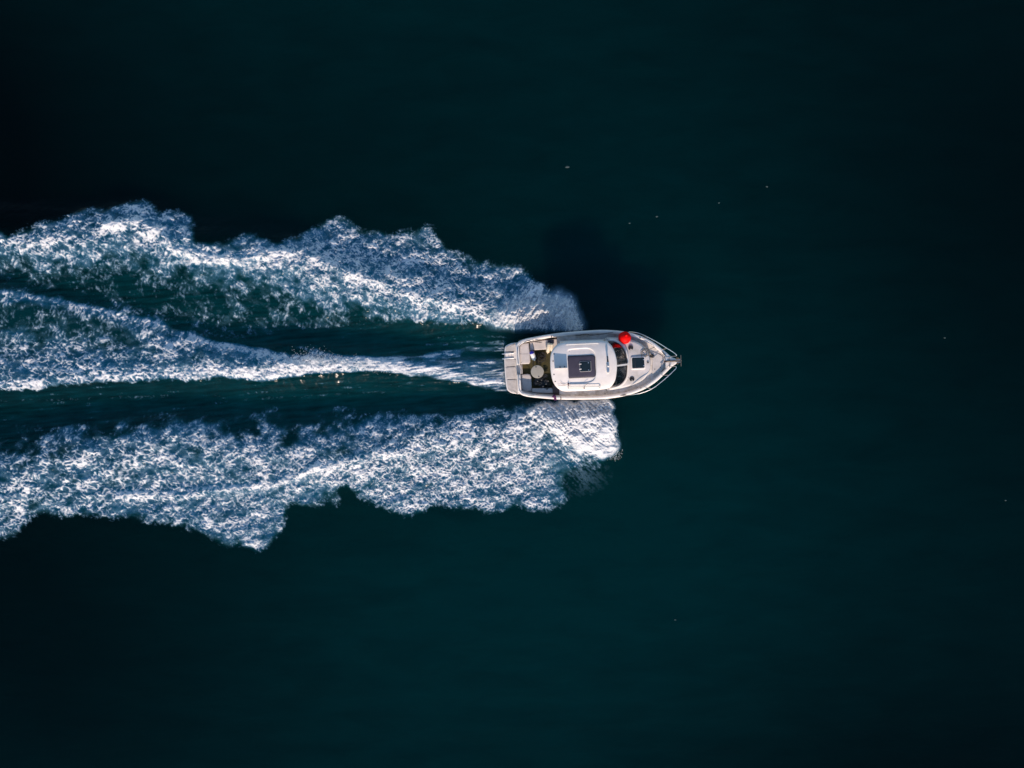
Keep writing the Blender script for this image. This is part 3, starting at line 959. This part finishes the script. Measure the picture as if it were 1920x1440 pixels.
ro, wo = resample(roof_p, NB, 2.6, .06), resample(well, NB, 2.6, .06)
rings = []
for d, dz in ((.10, -.115), (.03, -.12), (.004, -.095), (0.0, -.06), (.012, -.025), (.035, -.006), (.07, 0.0)):
    o2 = inset(ro, d)
    rings.append([Vector((p[0], p[1], roof_z(*p) + dz)) for p in o2])
o2 = inset(ro, .07)
for k in range(1, 6):
    t = k / 6
    rings.append([Vector((a[0] + (b[0] - a[0]) * t, a[1] + (b[1] - a[1]) * t, 0)) for a, b in zip(o2, inset(wo, -.02))])
    for p in rings[-1]:
        p.z = roof_z(p.x, p.y)
for d, dz in ((-.02, 0), (-.006, -.004), (.004, -.018), (.014, -.034), (.03, -.038), (.10, -.038)):
    rings.append([Vector((p[0], p[1], roof_z(*p) + dz)) for p in inset(wo, d)])
lastr = rings[-1]
for s in (.75, .5, .25):
    r2 = [Vector((2.6 + (p.x - 2.6) * s, .06 + (p.y - .06) * s, 0)) for p in lastr]
    for p in r2:
        p.z = roof_z(p.x, p.y) - .038
    rings.append(r2)
roof = MB().loft(rings, True, True, True).build('hardtop_roof', GEL, boat, sharp=50)

# smoked sun roof with the small hatch in it
a, b = L(708, 587, 2.19), L(992, 348, 2.19)
def roofplate(x0, x1, y0, y1, r, dz0, dz1, rim, name, mat, parent):
    oo = rrect(x0, x1, y0, y1, r, 5)
    m = MB()
    m.slab(oo, RZ + dz0, RZ + dz1, rim, crown=camber, seg=2)
    return m.build(name, mat, parent)
sx0, sx1, sy0, sy1 = 2.03, 3.10, -.40, .50
sg_ = roofplate(a.x, b.x, a.y, b.y, .13, -.05, -.012, .008, 'sunroof_frame', GASKET, roof)
sr = roofplate(a.x + .03, b.x - .03, a.y + .03, b.y - .03, .11, -.03, -.003, .006, 'sunroof_pane', SMOKED, roof)
a2, b2 = L(838, 520, 2.2), L(950, 408, 2.2)
hf = roofplate(a2.x, b2.x, a2.y, b2.y, .05, -.02, .016, .008, 'hatch_frame', HATCHGREY, roof)
roofplate(a2.x + .016, b2.x - .016, a2.y + .016, b2.y - .016, .04, .0, .021, .004, 'hatch_pane', DARKGL, roof)
for y in (a2.y + .10, b2.y - .13):
    MB().box(a2.x - .02, a2.x + .075, y, y + .035, RZ - .01, RZ + .035, .006).build('hatch_hinge', GEL, roof)
for y in (a2.y + .05, b2.y - .09):
    MB().box(b2.x - .13, b2.x - .09, y, y + .04, RZ + .0, RZ + .035, .006).build('hatch_catch', STEEL, roof)
# a thin upright board on two brackets at the after end of the roof
c = L(655, 478, 2.2)
MB().box(c.x - .28, c.x + .24, c.y - .008, c.y + .008, roof_z(c.x, c.y) - .01, roof_z(c.x, c.y) + .27, .005).build('upright_board', GEL, roof)
for zx in (640, 686):
    q_ = L(zx, 474, 2.2)
    MB().box(q_.x - .02, q_.x + .02, q_.y - .035, q_.y + .04, roof_z(q_.x, q_.y) - .01, roof_z(q_.x, q_.y) + .03, .004).build('bracket', BLACK, roof)
# screws with black caps along the after rim
for zx, zy in ((580, 340), (571, 411), (580, 545), (592, 615)):
    q_ = L(zx, zy, 2.15)
    MB().lathe((q_.x, q_.y, roof_z(q_.x, q_.y) - .01), [(.026, 0), (.026, .014), (.018, .022), (.004, .024)], 10).build('screw_cap', BLACK, roof)
# roof rails
pA, pB = L(700, 247, 2.2), L(1028, 232, 2.2)
def roofrail(pts, name):
    pts = [Vector((p.x, p.y, roof_z(p.x, p.y) + h)) for p, h in pts]
    o = MB().tube(pts, .017, 8).build(name, GEL if 'grab' in name else STEEL, roof)
    return o
roofrail([(pA, -.005), (pA + Vector((.02, 0, 0)), .055), (pA.lerp(pB, .5), .06), (pB - Vector((.02, 0, 0)), .055), (pB, -.005)], 'grab_rail')
pr = [L(722, 690, 2.16), L(722, 662, 2.16), L(880, 660, 2.16), L(1035, 659, 2.16), L(1047, 672, 2.16), L(1035, 684, 2.16), L(880, 686, 2.16), L(735, 688, 2.16)]
pp = [Vector((p.x, p.y, roof_z(p.x, p.y) + .07)) for p in pr]
o = MB().tube(pp + [pp[0]], .013, 8).build('rod_rack', STEEL, roof)
for k in (0, 1, 3, 5, 6):
    MB().tube([pp[k], pp[k] - Vector((0, 0, .09))], .012, 6).build('post', STEEL, o)
q_ = L(882, 686, 2.16)
MB().lathe((q_.x, q_.y, roof_z(q_.x, q_.y)), [(.022, 0), (.022, .09), (.01, .10)], 8).build('clamp', BLACK, roof)
w = [L(882, 684, 2.2), L(888, 660, 2.2), L(905, 643, 2.2), L(925, 632, 2.2)]
MB().tube(spline([Vector((p.x, p.y, roof_z(p.x, p.y) + .085)) for p in w], 3), .007, 6).build('cable', BLACK, roof)
q_ = L(724, 640, 2.2)
MB().lathe((q_.x, q_.y, roof_z(q_.x, q_.y) - .02), [(.035, 0), (.035, .05), (.015, .06), (.012, .12), (.003, .12)], 10).build('aerial_base', WIRE, roof)
for pts in ([(724, 644), (690, 652), (650, 657), (618, 659)], [(700, 650), (680, 648), (660, 638), (645, 620)], [(726, 634), (728, 650), (724, 690)]):
    w = [L(*p, 2.2) for p in pts]
    MB().tube(spline([Vector((p.x, p.y, roof_z(p.x, p.y) + .05)) for p in w], 3), .006, 6).build('aerial', WIRE, roof)
# horn and white mast light on the forward roof
q0, q1_ = L(1112, 358, 2.2), L(1118, 418, 2.2)
hz = roof_z(q0.x, q0.y)
ho = MB().tube([Vector((q0.x, q0.y, hz + .10)), Vector((q0.x + .01, q0.y - .09, hz + .10)), Vector((q1_.x, q1_.y, hz + .09))], [.022, .018, .040], 10).build('horn', BLACK, roof)
MB().tube([Vector((q0.x, q0.y - .05, hz - .01)), Vector((q0.x, q0.y - .05, hz + .10))], .014, 8).build('horn_post', BLACK, ho)
q_ = L(1119, 480, 2.2)
hz = roof_z(q_.x, q_.y)
MB().slab([(q_.x + dx_, q_.y + dy_) for dx_, dy_ in rrect(-.06, .06, -.17, .17, .04, 3)], hz - .02, hz + .05, .02).build('light_base', STEEL, roof)
MB().lathe((q_.x, q_.y + .10, hz + .04), [(.03, 0), (.03, .24), (.045, .25), (.045, .31), (.02, .33), (.004, .335)], 12).build('mast_light', GEL, roof)
MB().ball((q_.x + .0, q_.y - .18, hz + .03), .045, .05, .04, 12, 8).build('dome_lamp', GEL, roof)

# wheelhouse walls: two sides with windows, the after bulkhead with its door
def wall_y(x, sg):
    return RC + sg * (.92 if x < 3.2 else .92 - .03 * (x - 3.2))
for sg in (1, -1):
    rr = []
    for x in (1.72, 2.2, 2.8, 3.4, 3.75):
        z0 = deck_z(x) - .02
        rr.append([Vector((x, wall_y(x, sg) + sg * .10, z0)), Vector((x, wall_y(x, sg) + sg * .05, z0 + .38)), Vector((x, wall_y(x, sg) + sg * .045, z0 + .40))])
    wl = MB().loft(rr, False).build('cabin_side', GEL, boat)
    for x0, x1 in ((1.80, 2.62), (2.68, 3.62)):
        rr = [[Vector((x, wall_y(x, sg) + sg * .04, deck_z(x) + .38)), Vector((x, wall_y(x, sg) - sg * .06, 2.06))] for x in (x0, (x0 + x1) / 2, x1)]
        MB().loft(rr, False).build('side_window', GLASS, wl)
    for x in (1.72, 2.62, 3.62):
        MB().loft([[Vector((x + k, wall_y(x, sg) + sg * .045, deck_z(x) + .36)), Vector((x + k, wall_y(x, sg) - sg * .055, 2.08))] for k in (0, .08)], False).build('window_post', GEL, wl)
bk = MB().box(1.66, 1.72, -.85, .98, ckz, 2.0).build('after_bulkhead', GEL, boat)
MB().box(1.640, 1.665, -.35, .35, ckz + .05, 1.92, .008).build('cabin_door', SMOKED, bk)
# inside of the cabin, seen through the glass
MB().box(1.74, 4.30, -.86, .98, .48, .52).build('cabin_floor', TAN, boat)
MB().box(3.62, 4.34, -.70, .84, .52, 1.40, .04).build('dashboard', DASH, boat)
for y0, y1 in ((-.62, -.12), (.30, .80)):
    st = MB().box(2.85, 3.30, y0, y1, .60, 1.08, .06).build('helm_seat', UPHOL, boat)
    MB().box(2.78, 2.90, y0, y1, 1.02, 1.62, .05).build('backrest', UPHOL, st)
MB().tube([Vector((3.68 + .04 * math.cos(a_), -.38 + .19 * math.cos(a_ + 1.57), 1.30 + .19 * math.sin(a_ + 1.57))) for a_ in [k * math.pi / 10 for k in range(20)]], .016, 6, True).build('steering_wheel', BLACK, boat)
MB().box(3.95, 4.12, -.52, -.20, 1.39, 1.50, .02).build('instrument_pod', BLACK, boat)
MB().box(3.92, 4.20, -.74, -.60, 1.39, 1.45, .02).build('chart', TAN, boat)
MB().box(3.90, 4.18, -.10, .12, 1.395, 1.46, .02).build('blue_bag', UPHOL, boat)

# windscreen: two raked panes in a black surround, white centre post
lowc = [(3.74, .985), (3.92, .965), (4.08, .90), (4.24, .78), (4.34, .62), (4.41, .42), (4.44, .20), (4.445, .0), (4.43, -.22), (4.40, -.44), (4.33, -.62), (4.22, -.755), (4.06, -.86), (3.90, -.905), (3.74, -.93)]
lowc = spline([(a_, b_, 1.47 - .10 * max(0, abs(b_ - RC) - .6)) for a_, b_ in lowc], 3)
def up_pt(p):
    u = (p.y - RC)
    return Vector((min(p.x - .30, 3.96 - .42 * abs(u) ** 3), RC + u * .93, 2.075 - .05 * u * u))
def wsurf(t0, t1, i0, i1, off):
    rr = []
    for i in range(i0, i1 + 1):
        p, u_ = lowc[i], up_pt(lowc[i])
        nrm = Vector((.8, 0.3 * (1 if p.y > RC else -1) * min(1, abs(p.y - RC)), .6))
        rr.append([p.lerp(u_, t0) + nrm * off, p.lerp(u_, t1) + nrm * off, p.lerp(u_, t1) + nrm * (off - .012), p.lerp(u_, t0) + nrm * (off - .012)])
    return MB().loft(rr, True, True, True)
nL = len(lowc) - 1
mid = min(range(nL + 1), key=lambda i: abs(lowc[i].y - .03))
ws = wsurf(-.02, .07, 0, nL, .010).build('windscreen_frame', GASKET, boat)
wsurf(.05, .97, 0, mid - 1, 0).build('windscreen_pane', GLASS, boat)
wsurf(.05, .97, mid + 1, nL, 0).build('windscreen_pane', GLASS, boat)
p, u_ = lowc[mid], up_pt(lowc[mid])
MB().loft([[q_ + Vector((.02, s, .02)) for s in (-.035, .035)] + [q_ + Vector((-.02, s, -.02)) for s in (.035, -.035)] for q_ in (p + Vector((.05, 0, -.03)), p.lerp(u_, .5), u_)], True, True, True).build('centre_post', GEL, boat)
# wipers
for pts in (((4.44, .30, 1.53), (4.30, .55, 1.63), (4.20, .62, 1.70)), ((4.43, -.25, 1.53), (4.32, -.48, 1.60), (4.20, -.58, 1.70))):
    MB().tube(pts, .009, 6).build('wiper', BLACK, boat)

# ------------- foredeck trunk: stepped moulding in front of the windscreen
TR = [(3.60, 1.10), (4.10, 1.07), (4.58, .985), (4.90, .88), (5.16, .70), (5.33, .44), (5.41, .15), (5.42, -.05), (5.38, -.30), (5.25, -.54), (5.05, -.72), (4.70, -.87), (4.35, -.96), (3.95, -1.03), (3.60, -1.06)]
tro = [(v.x, v.y) for v in spline([(a_, b_, 0) for a_, b_ in TR], 3)]
def trunk_top(x, y):
    return 1.30 + .045 * (4.5 - x) * .6 - .06 * y * y
rings = []
for d, dz in ((-.05, None), (-.012, -.06), (0, -.03), (.02, -.008), (.05, 0.0), (.10, .0)):
    rings.append([])
    for p in inset(tro, d):
        z_ = deck_z(min(p[0], 6.0)) - .01 if dz is None else trunk_top(*p) + dz
        rings[-1].append(Vector((max(p[0], 3.60), p[1], z_)))
for s in (.75, .5, .25):
    rings.append([Vector((4.3 + (p.x - 4.3) * s, p.y * s, trunk_top(4.3 + (p.x - 4.3) * s, p.y * s))) for p in rings[5]])
trunk = MB().loft(rings, True, False, True).build('foredeck_trunk', DECK, boat, sharp=50)
# rounded collar in front of the windscreen
cp = [Vector((q_.x + .05, q_.y * 1.03, trunk_top(q_.x, q_.y) + .035)) for q_ in lowc]
MB().tube(cp, .06, 10).build('windscreen_collar', GEL, boat)
# hatch in the trunk
a, b = L(1362, 484, 1.32), L(1482, 373, 1.32)
tz = trunk_top((a.x + b.x) / 2, (a.y + b.y) / 2)
fh = MB().slab(rrect(a.x - .045, b.x + .045, a.y - .06, b.y + .04, .06), tz - .03, tz + .045, .02).build('foredeck_hatch_frame', GEL, boat)
hp = MB().slab(rrect(a.x, b.x, a.y, b.y, .05), tz + .03, tz + .056, .008, seg=2).build('foredeck_hatch_pane', DARKGL, boat)
MB().box(a.x + .11, a.x + .135, a.y + .02, b.y - .02, tz + .05, tz + .060, .002).build('hatch_bar', GASKET, hp)
for y in (a.y + .08, b.y - .11):
    MB().box(b.x - .06, b.x + .0, y, y + .035, tz + .05, tz + .075, .006).build('hatch_catch', STEEL, hp)
# round vents
for zx, zy in ((1348, 277), (1360, 590)):
    q_ = L(zx, zy, 1.30)
    z_ = trunk_top(q_.x, q_.y)
    vn = MB().lathe((q_.x, q_.y, z_ - .01), [(.105, 0), (.105, .025), (.085, .045), (.055, .03), (.004, .03)], 24).build('vent_ring', BLACK, boat)
    MB().lathe((q_.x, q_.y, z_ + .015), [(.045, 0), (.042, .03), (.02, .045), (.003, .047)], 14).build('vent_cap', GASKET, vn)
    MB().ball((q_.x + .005, q_.y - .075, z_ + .035), .03, .02, .012, 8, 6).build('vent_lug', GEL, vn)
# small fittings on the foredeck: dark pads, studs and cleats
for zx, zy, z_, r_ in ((1520, 425, 1.30, .035), (1590, 492, 1.10, .028), (1645, 475, 1.13, .024), (1582, 268, 1.12, .032), (1603, 283, 1.12, .026), (1318, 575, 1.36, .028),
                       (1440, 178, 1.12, .028), (1090, 737, .97, .024), (1448, 680, 1.10, .024)):
    q_ = L(zx, zy, z_)
    zz = trunk_top(q_.x, q_.y) if zx < 1540 and zx > 1300 and 200 < zy < 650 else deck_z(min(q_.x, 6.2)) + .01
    if zx in (1440, 1090, 1448):
        zz = sheer(q_.x) + .005
    MB().lathe((q_.x, q_.y, zz), [(r_, 0), (r_, .03), (r_ * .6, .045), (.003, .046)], 10).build('deck_stud', BLACK, boat)
def cleat(x, y, z, ang, mat=STEEL, ln=.12):
    c_, s_ = math.cos(ang), math.sin(ang)
    m = MB().tube([(x - c_ * ln, y - s_ * ln, z + .06), (x - c_ * ln * .4, y - s_ * ln * .4, z + .052), (x + c_ * ln * .4, y + s_ * ln * .4, z + .052), (x + c_ * ln, y + s_ * ln, z + .06)], [.011, .018, .018, .011], 8)
    for k in (-.35, .35):
        m.tube([(x + c_ * ln * k, y + s_ * ln * k, z - .01), (x + c_ * ln * k, y + s_ * ln * k, z + .052)], .014, 6)
    return m.build('cleat', mat, boat)
for zx, zy in ((1706, 376), (1706, 450)):
    q_ = L(zx, zy, 1.25)
    cleat(q_.x, q_.y, sheer(q_.x) - .05, 0.2, BLACK, .08)
for zx, zy, an in ((1672, 332, -.9), (1670, 497, .8)):
    q_ = L(zx, zy, 1.2)
    cleat(q_.x, q_.y, sheer(q_.x) + .0, an, BLACK, .11)
for zx, zy, an in ((1270, 747, .25), (430, 742, .1), (425, 222, -.12), (955, 150, -.05), (820, 151, -.05)):
    q_ = L(zx, zy, .95)
    cleat(q_.x, q_.y, sheer(q_.x) + .005, an, BLACK if zx != 430 else GASKET, .14)
# anchor locker lid on the foredeck
al = [(5.50, .42), (5.80, .34), (5.98, .20), (6.02, .0), (5.98, -.20), (5.80, -.36), (5.52, -.46), (5.56, 0)]
al = [(v.x, v.y) for v in spline([(a_, b_, 0) for a_, b_ in al], 3, True)]
MB().slab(al, deck_z(5.6) - .02, deck_z(5.75) + .045, .015, crown=lambda x_, y_: .11 * (x_ - 5.75)).build('anchor_locker_lid', DECK, boat)
# bow platform, roller and chain channel
bz = sheer(6.3)
MB().slab([(v.x, v.y) for v in spline([(6.05, .24, 0), (6.30, .19, 0), (6.46, .13, 0), (6.53, .02, 0), (6.50, -.07, 0), (6.38, -.15, 0), (6.20, -.20, 0), (6.05, -.24, 0)], 4)],
          bz - .10, bz + .03, .03).build('bow_plate', GEL, boat)
MB().box(5.98, 6.52, .0, .07, bz + .026, bz + .046, .004).build('anchor_channel', BROWN, boat)
MB().box(6.46, 6.66, .075, .095, bz - .03, bz + .09, .005).build('roller_cheek', STEEL, boat)
MB().box(6.46, 6.66, -.025, -.005, bz - .03, bz + .09, .005).build('roller_cheek', STEEL, boat)
MB().tube([(6.60, -.03, bz + .02), (6.60, .10, bz + .02)], .035, 10).build('bow_roller', BLACK, boat)
MB().tube([(6.20, .23, bz + .05), (6.20, -.22, bz + .05)], .010, 6).build('cross_bar', BLACK, boat)

# anchor hanging on the roller
an_ = MB()
an_.tube([(6.10, .035, bz + .075), (6.45, .035, bz + .08), (6.64, .035, bz + .05), (6.72, .035, bz - .06)], [.018, .018, .02, .022], 8)
an_.tube([(6.69, .27, bz - .0), (6.69, -.20, bz - .0)], .016, 8)
for s in (1, -1):
    an_.add([(6.72, .035 + s * .03, bz - .08), (6.56, .035 + s * .17, bz - .10), (6.52, .035 + s * .05, bz - .22), (6.70, .035 + s * .03, bz - .11), (6.55, .035 + s * .16, bz - .13), (6.50, .035 + s * .05, bz - .25)],
            [(0, 1, 2), (3, 5, 4), (0, 3, 4, 1), (1, 4, 5, 2), (2, 5, 3, 0)])
an_ = an_.build('anchor', GREYROPE, None, True)
an_.data.materials[0] = plain('galvanised_iron', (0.20, 0.19, 0.17), 0.55, metal=.7, var=.4, scale=14, bump=.3, wear=(.12, .08, .05))
tag(an_, 'grey anchor with cross bar stowed on the bow roller', 'anchor')

# bow rails
prt = [L(1330, 118, 1.15), L(1420, 130, 1.45), L(1520, 172, 1.62), L(1620, 226, 1.68), L(1710, 282, 1.72), L(1770, 320, 1.74), L(1802, 346, 1.74), L(1800, 360, 1.68), L(1770, 362, 1.45)]
stb = [L(1268, 756, 1.05), L(1350, 748, 1.40), L(1450, 731, 1.58), L(1560, 688, 1.64), L(1650, 622, 1.68), L(1730, 553, 1.72), L(1785, 500, 1.74), L(1803, 478, 1.74), L(1795, 465, 1.68), L(1765, 465, 1.45)]
def hts(pts):
    out = []
    n_ = len(pts)
    for i, p_ in enumerate(pts):
        out.append(p_)
    return out
zs_p = [1.15, 1.45, 1.62, 1.68, 1.72, 1.74, 1.74, 1.68, 1.45]
for p_, z_ in zip(prt, zs_p):
    p_.z = z_
for p_, z_ in zip(stb, [1.05, 1.40, 1.58, 1.64, 1.68, 1.72, 1.74, 1.74, 1.68, 1.45]):
    p_.z = z_
def on_gun(x, sg):
    return Vector((x, sg * (hb(min(x, 6.3)) - .05), sheer(x)))
rp = MB().tube(spline(prt, 4), .015, 8).build('bow_rail', STEEL, boat)
for k in (2, 4):
    MB().tube([prt[k], on_gun(prt[k].x - .18, 1)], .012, 6).build('stanchion', STEEL, rp)
MB().tube([prt[-1], Vector((6.20, .20, bz))], .013, 6).build('stanchion', STEEL, rp)
rs = MB().tube(spline(stb, 4), .015, 8).build('bow_rail', STEEL, boat)
for k in (3, 5):
    MB().tube([stb[k], on_gun(stb[k].x - .25, -1)], .012, 6).build('stanchion', STEEL, rs)
MB().tube([stb[-1], Vector((6.20, -.18, bz))], .013, 6).build('stanchion', STEEL, rs)
# guard post and grab line on the port gunwale
q_ = L(1188, 103, 1.05)
MB().lathe((q_.x, hb(q_.x) - .03, sheer(q_.x)), [(.03, 0), (.025, .03), (.012, .05), (.012, .16), (.004, .165)], 8).build('rod_holder', STEEL, boat)
gl_ = [L(820, 152, 1.0), L(900, 140, 1.05), L(955, 152, 1.0), L(1060, 142, 1.05), L(1110, 132, 1.0), L(1170, 122, 1.05)]
for p_, z_ in zip(gl_, (.95, 1.02, .97, 1.03, .98, 1.04)):
    p_.z = z_ + .02
MB().tube(spline(gl_, 4), .010, 6).build('grab_line', BLACK, boat)
q_ = L(556, 165, .95)
MB().tube([(q_.x, hb(q_.x) - .04, sheer(q_.x)), (q_.x, hb(q_.x) - .05, sheer(q_.x) + .14), (q_.x - .01, hb(q_.x) - .30, sheer(q_.x) + .12)], .014, 6).build('rod_rest', BLACK, boat)

# ------------------------------------------------------------------ things aboard (each lies or hangs on the boat, top-level)
def aboard(mb, name, mat, label, cat, group=None):
    return tag(mb.build(name, mat, None, True), label, cat, group)
# red buoy ball on the port side deck
q_ = L(1288, 178, 1.32)
RB = Vector((q_.x, q_.y, 1.24))
o = bpy.data.objects.new('buoy', None)
COL.objects.link(o)
o.matrix_world = BM @ Matrix.Translation((RB.x, RB.y, RB.z - .30))
tag(o, 'round bright red buoy ball lying on the side deck by the windscreen', 'buoy')
MB().ball((0, 0, .30), .262, .258, .262, 28, 18).build('ball', RED, o)
MB().lathe((.05, .10, .515), [(.06, 0), (.055, .03), (.03, .06), (.028, .085), (.004, .09)], 12, axis=(.2, .35, .9)).build('eye', RED, o)

def fender(name, a_, b_, r, mat, capmat, label):
    a_, b_ = Vector(a_), Vector(b_)
    ax_ = (b_ - a_)
    ln = ax_.length
    e = bpy.data.objects.new(name, None)
    COL.objects.link(e)
    e.matrix_world = BM
    tag(e, label, 'fender')
    MB().lathe(a_, [(r * .93, ln * .22), (r, ln * .28), (r, ln * .78), (r * .85, ln * .90), (r * .45, ln * .97), (r * .22, ln), (r * .2, ln * 1.08), (.004, ln * 1.09)], 16, axis=ax_).build('body', mat, e)
    MB().lathe(a_, [(.006, -.01), (r * .3, -.008), (r * .62, ln * .02), (r * .88, ln * .09), (r * .96, ln * .17), (r * .94, ln * .225)], 16, axis=ax_).build('end_cap', capmat, e)
    return e
z_ = .80
fender('fender', L(352, 312, z_ + .02), L(386, 400, z_ - .14), .10, FENDW, BLUE, 'white fender with a blue end cap leaning in the cockpit')
fender('fender', L(532, 232, .92), L(517, 330, .80), .085, CREAM, CREAM, 'cream white fender hanging at the cockpit corner beside the cabin, nearer the stern')
fender('fender', L(556, 236, .92), L(552, 308, .82), .075, CREAM, CREAM, 'cream white fender hanging at the cockpit corner, half under the roof edge')

rnd = random.Random(5)
def coil(c, r, turns, z0, wob=.25, n=14, rr=.013, sq=1.0):
    pts = []
    for k in range(int(turns * n)):
        a_ = 2 * math.pi * k / n
        rad_ = r * (.65 + .35 * math.sin(k * .37 + 1)) * (1 + rnd.uniform(-wob, wob) * .5)
        pts.append((c[0] + rad_ * math.cos(a_) + .12 * r * math.sin(k * .11), c[1] + sq * rad_ * math.sin(a_) + .1 * r * math.cos(k * .17), z0 + .010 * (k / n) + rnd.uniform(0, .02)))
    return spline(pts, 2)
c = L(442, 372, ckz + .03)
aboard(MB().tube(coil(c, .22, 6, ckz + .03), .015, 6), 'rope_coil', ROPE, 'tangled black rope coil on the cockpit floor beside the blue capped fender', 'rope')
pts = [L(345, 372, .80), L(340, 430, .82), L(385, 330, .95), L(372, 250, 1.05), L(348, 214, 1.10), L(310, 210, 1.10), L(270, 236, 1.10)]
aboard(MB().tube(spline(pts[2:], 5), .012, 6), 'mooring_line', ROPE, 'thin black line looping from the stern rail to the blue capped fender', 'rope')
aboard(MB().tube(spline([L(375, 410, .60), L(368, 440, .55), L(380, 470, .55), L(372, 500, .45)], 4), .011, 6), 'fender_line', ROPE, 'short dark line trailing on the cockpit sole by the round table', 'rope')
q_ = L(548, 222, .74)
gb = MB().slab(rrect(q_.x - .13, q_.x + .14, q_.y - .07, q_.y + .10, .05), .67, .84, .05)
gb.tube(spline([(q_.x - .08, q_.y, .83), (q_.x - .04, q_.y + .01, .90), (q_.x + .05, q_.y + .01, .90), (q_.x + .09, q_.y, .83)], 3), .012, 6)
aboard(gb, 'gear_bag', UPHOL, 'small dark bag in the cockpit corner behind the cream fenders', 'bag')
# heaps of netting and rope at the starboard side of the cockpit
nm = MB()
for k in range(26):
    zx, zy = rnd.uniform(385, 535), rnd.uniform(560, 690)
    q_ = L(zx, zy, .55)
    nm.tube(coil((q_.x, q_.y), rnd.uniform(.05, .11), 1.6, ckz + .04 + rnd.uniform(0, .22), .3, 9, sq=rnd.uniform(.6, 1)), .012, 5)
for k in range(8):
    q_ = L(rnd.uniform(390, 530), rnd.uniform(575, 680), .5)
    nm.ball((q_.x, q_.y, ckz + .06), rnd.uniform(.10, .16), rnd.uniform(.08, .13), .12, 9, 6)
aboard(nm, 'net_heap', NET, 'heap of black netting and rope on the cockpit floor below the round table', 'net')
nf = [(455, 600, 'just below the round table'), (500, 640, 'right of the middle of the heap'), (470, 665, 'near the low edge of the heap'),
      (520, 610, 'nearest the cabin'), (415, 612, 'left, nearest the blue shaded bench')]
for zx, zy, lab in nf:
    q_ = L(zx, zy, .72)
    o = aboard(MB().ball((q_.x, q_.y, .69), .035, .028, .026, 10, 7), 'net_float', GREYROPE,
               'small grey float on the black netting, ' + lab, 'float', 'net floats in the cockpit')
# foredeck rope and its trailing end
c = L(1492, 342, 1.34)
pts = coil((c.x, c.y), .22, 2.4, trunk_top(c.x, c.y) + .02, .25, 14)
tail = [L(1520, 400, 1.33), L(1524, 425, 1.33)]
aboard(MB().tube(pts, .013, 6), 'rope_coil', GREYROPE, 'loose grey rope coil on the foredeck beside the square hatch', 'rope')
pts = [L(1490, 330, 1.33), L(1530, 295, 1.30), L(1575, 276, 1.22), L(1590, 270, 1.15)]
for p_ in pts:
    p_.z = max(p_.z, trunk_top(p_.x, p_.y) + .02 if p_.x < 5.35 else deck_z(p_.x) + .03)
aboard(MB().tube(spline(pts, 4), .011, 6), 'mooring_line', GREYROPE, 'grey line running from the foredeck coil to the bow fittings', 'rope')
c = L(1562, 362, 1.15)
aboard(MB().tube(coil((c.x, c.y), .085, 4, deck_z(c.x) + .06, .3, 10, sq=.7), .012, 6), 'rope_bundle', ROPE, 'small dark knotted rope bundle ahead of the foredeck trunk', 'rope')
# purple strap knotted round the starboard gunwale
st_ = MB()
for dx_, w_ in ((0, .03), (.05, .025)):
    q_ = L(580, 760, .9)
    x_ = q_.x + dx_
    yb = -(hb(x_))
    s_ = sheer(x_)
    st_.tube([(x_, yb + .16, s_ - .06), (x_, yb + .12, s_ + .03), (x_ + .02, yb + .02, s_ + .035), (x_ + .02, yb - .05, s_ - .01), (x_ + .03, yb - .06, s_ - .16)], w_, 6)
st_.ball((q_.x + .0, -(hb(q_.x)) + .10, sheer(q_.x) + .05), .085, .055, .045, 10, 7)
aboard(st_, 'strap', PURPLE, 'dark purple strap knotted over the sunlit gunwale beside the cockpit', 'strap')
st_ = MB()
q_ = L(648, 775, .9)
yb, s_ = -hb(q_.x), sheer(q_.x)
st_.tube([(q_.x, yb + .10, s_ + .03), (q_.x, yb + .0, s_ + .035), (q_.x, yb - .05, s_ - .02), (q_.x + .01, yb - .055, s_ - .16)], .017, 6)
aboard(st_, 'lashing', BLACK, 'short black lashing over the sunlit gunwale under the roof corner', 'lashing')

# ------------------------------------------------------------------ flecks of drifting foam on the calm water
for px, py, w_, lab in ((1063.5, 313, .085, 'largest white fleck floating alone on the dark sea above the boat'),
                        (1231.5, 406, .055, 'pale fleck on the sea above the bow, right one of a close pair'),
                        (1180.5, 418.5, .045, 'pale fleck on the sea above the bow, left one of a close pair'),
                        (1438, 350, .05, 'pale fleck on the dark sea high to the right of the bow'),
                        (1348, 380.5, .04, 'dim fleck between the pair above the bow and the far right fleck'),
                        (1885, 938, .05, 'pale fleck at the right edge of the picture below the boat'),
                        (1771.5, 633.5, .045, 'dim fleck on the sea far ahead of the bow'),
                        (1266, 1162, .05, 'pale fleck on the sea well below the boat')):
    vs, k = MB(), 9
    pts = [(w_ * (1 + rnd.uniform(-.3, .3)) * math.cos(2 * math.pi * j / k), .6 * w_ * (1 + rnd.uniform(-.3, .3)) * math.sin(2 * math.pi * j / k)) for j in range(k)]
    vs.loft([[Vector((a_, b_, -.01)) for a_, b_ in pts], [Vector((a_ * .9, b_ * .9, .012)) for a_, b_ in pts], [Vector((a_ * .4, b_ * .4, .022)) for a_, b_ in pts]], True, True, True)
    o = vs.build('foam_fleck', FLECK)
    o.location = ((px - 960) * S, (720 - py) * S, .012)
    tag(o, lab, 'foam fleck', 'foam flecks drifting on the open sea')
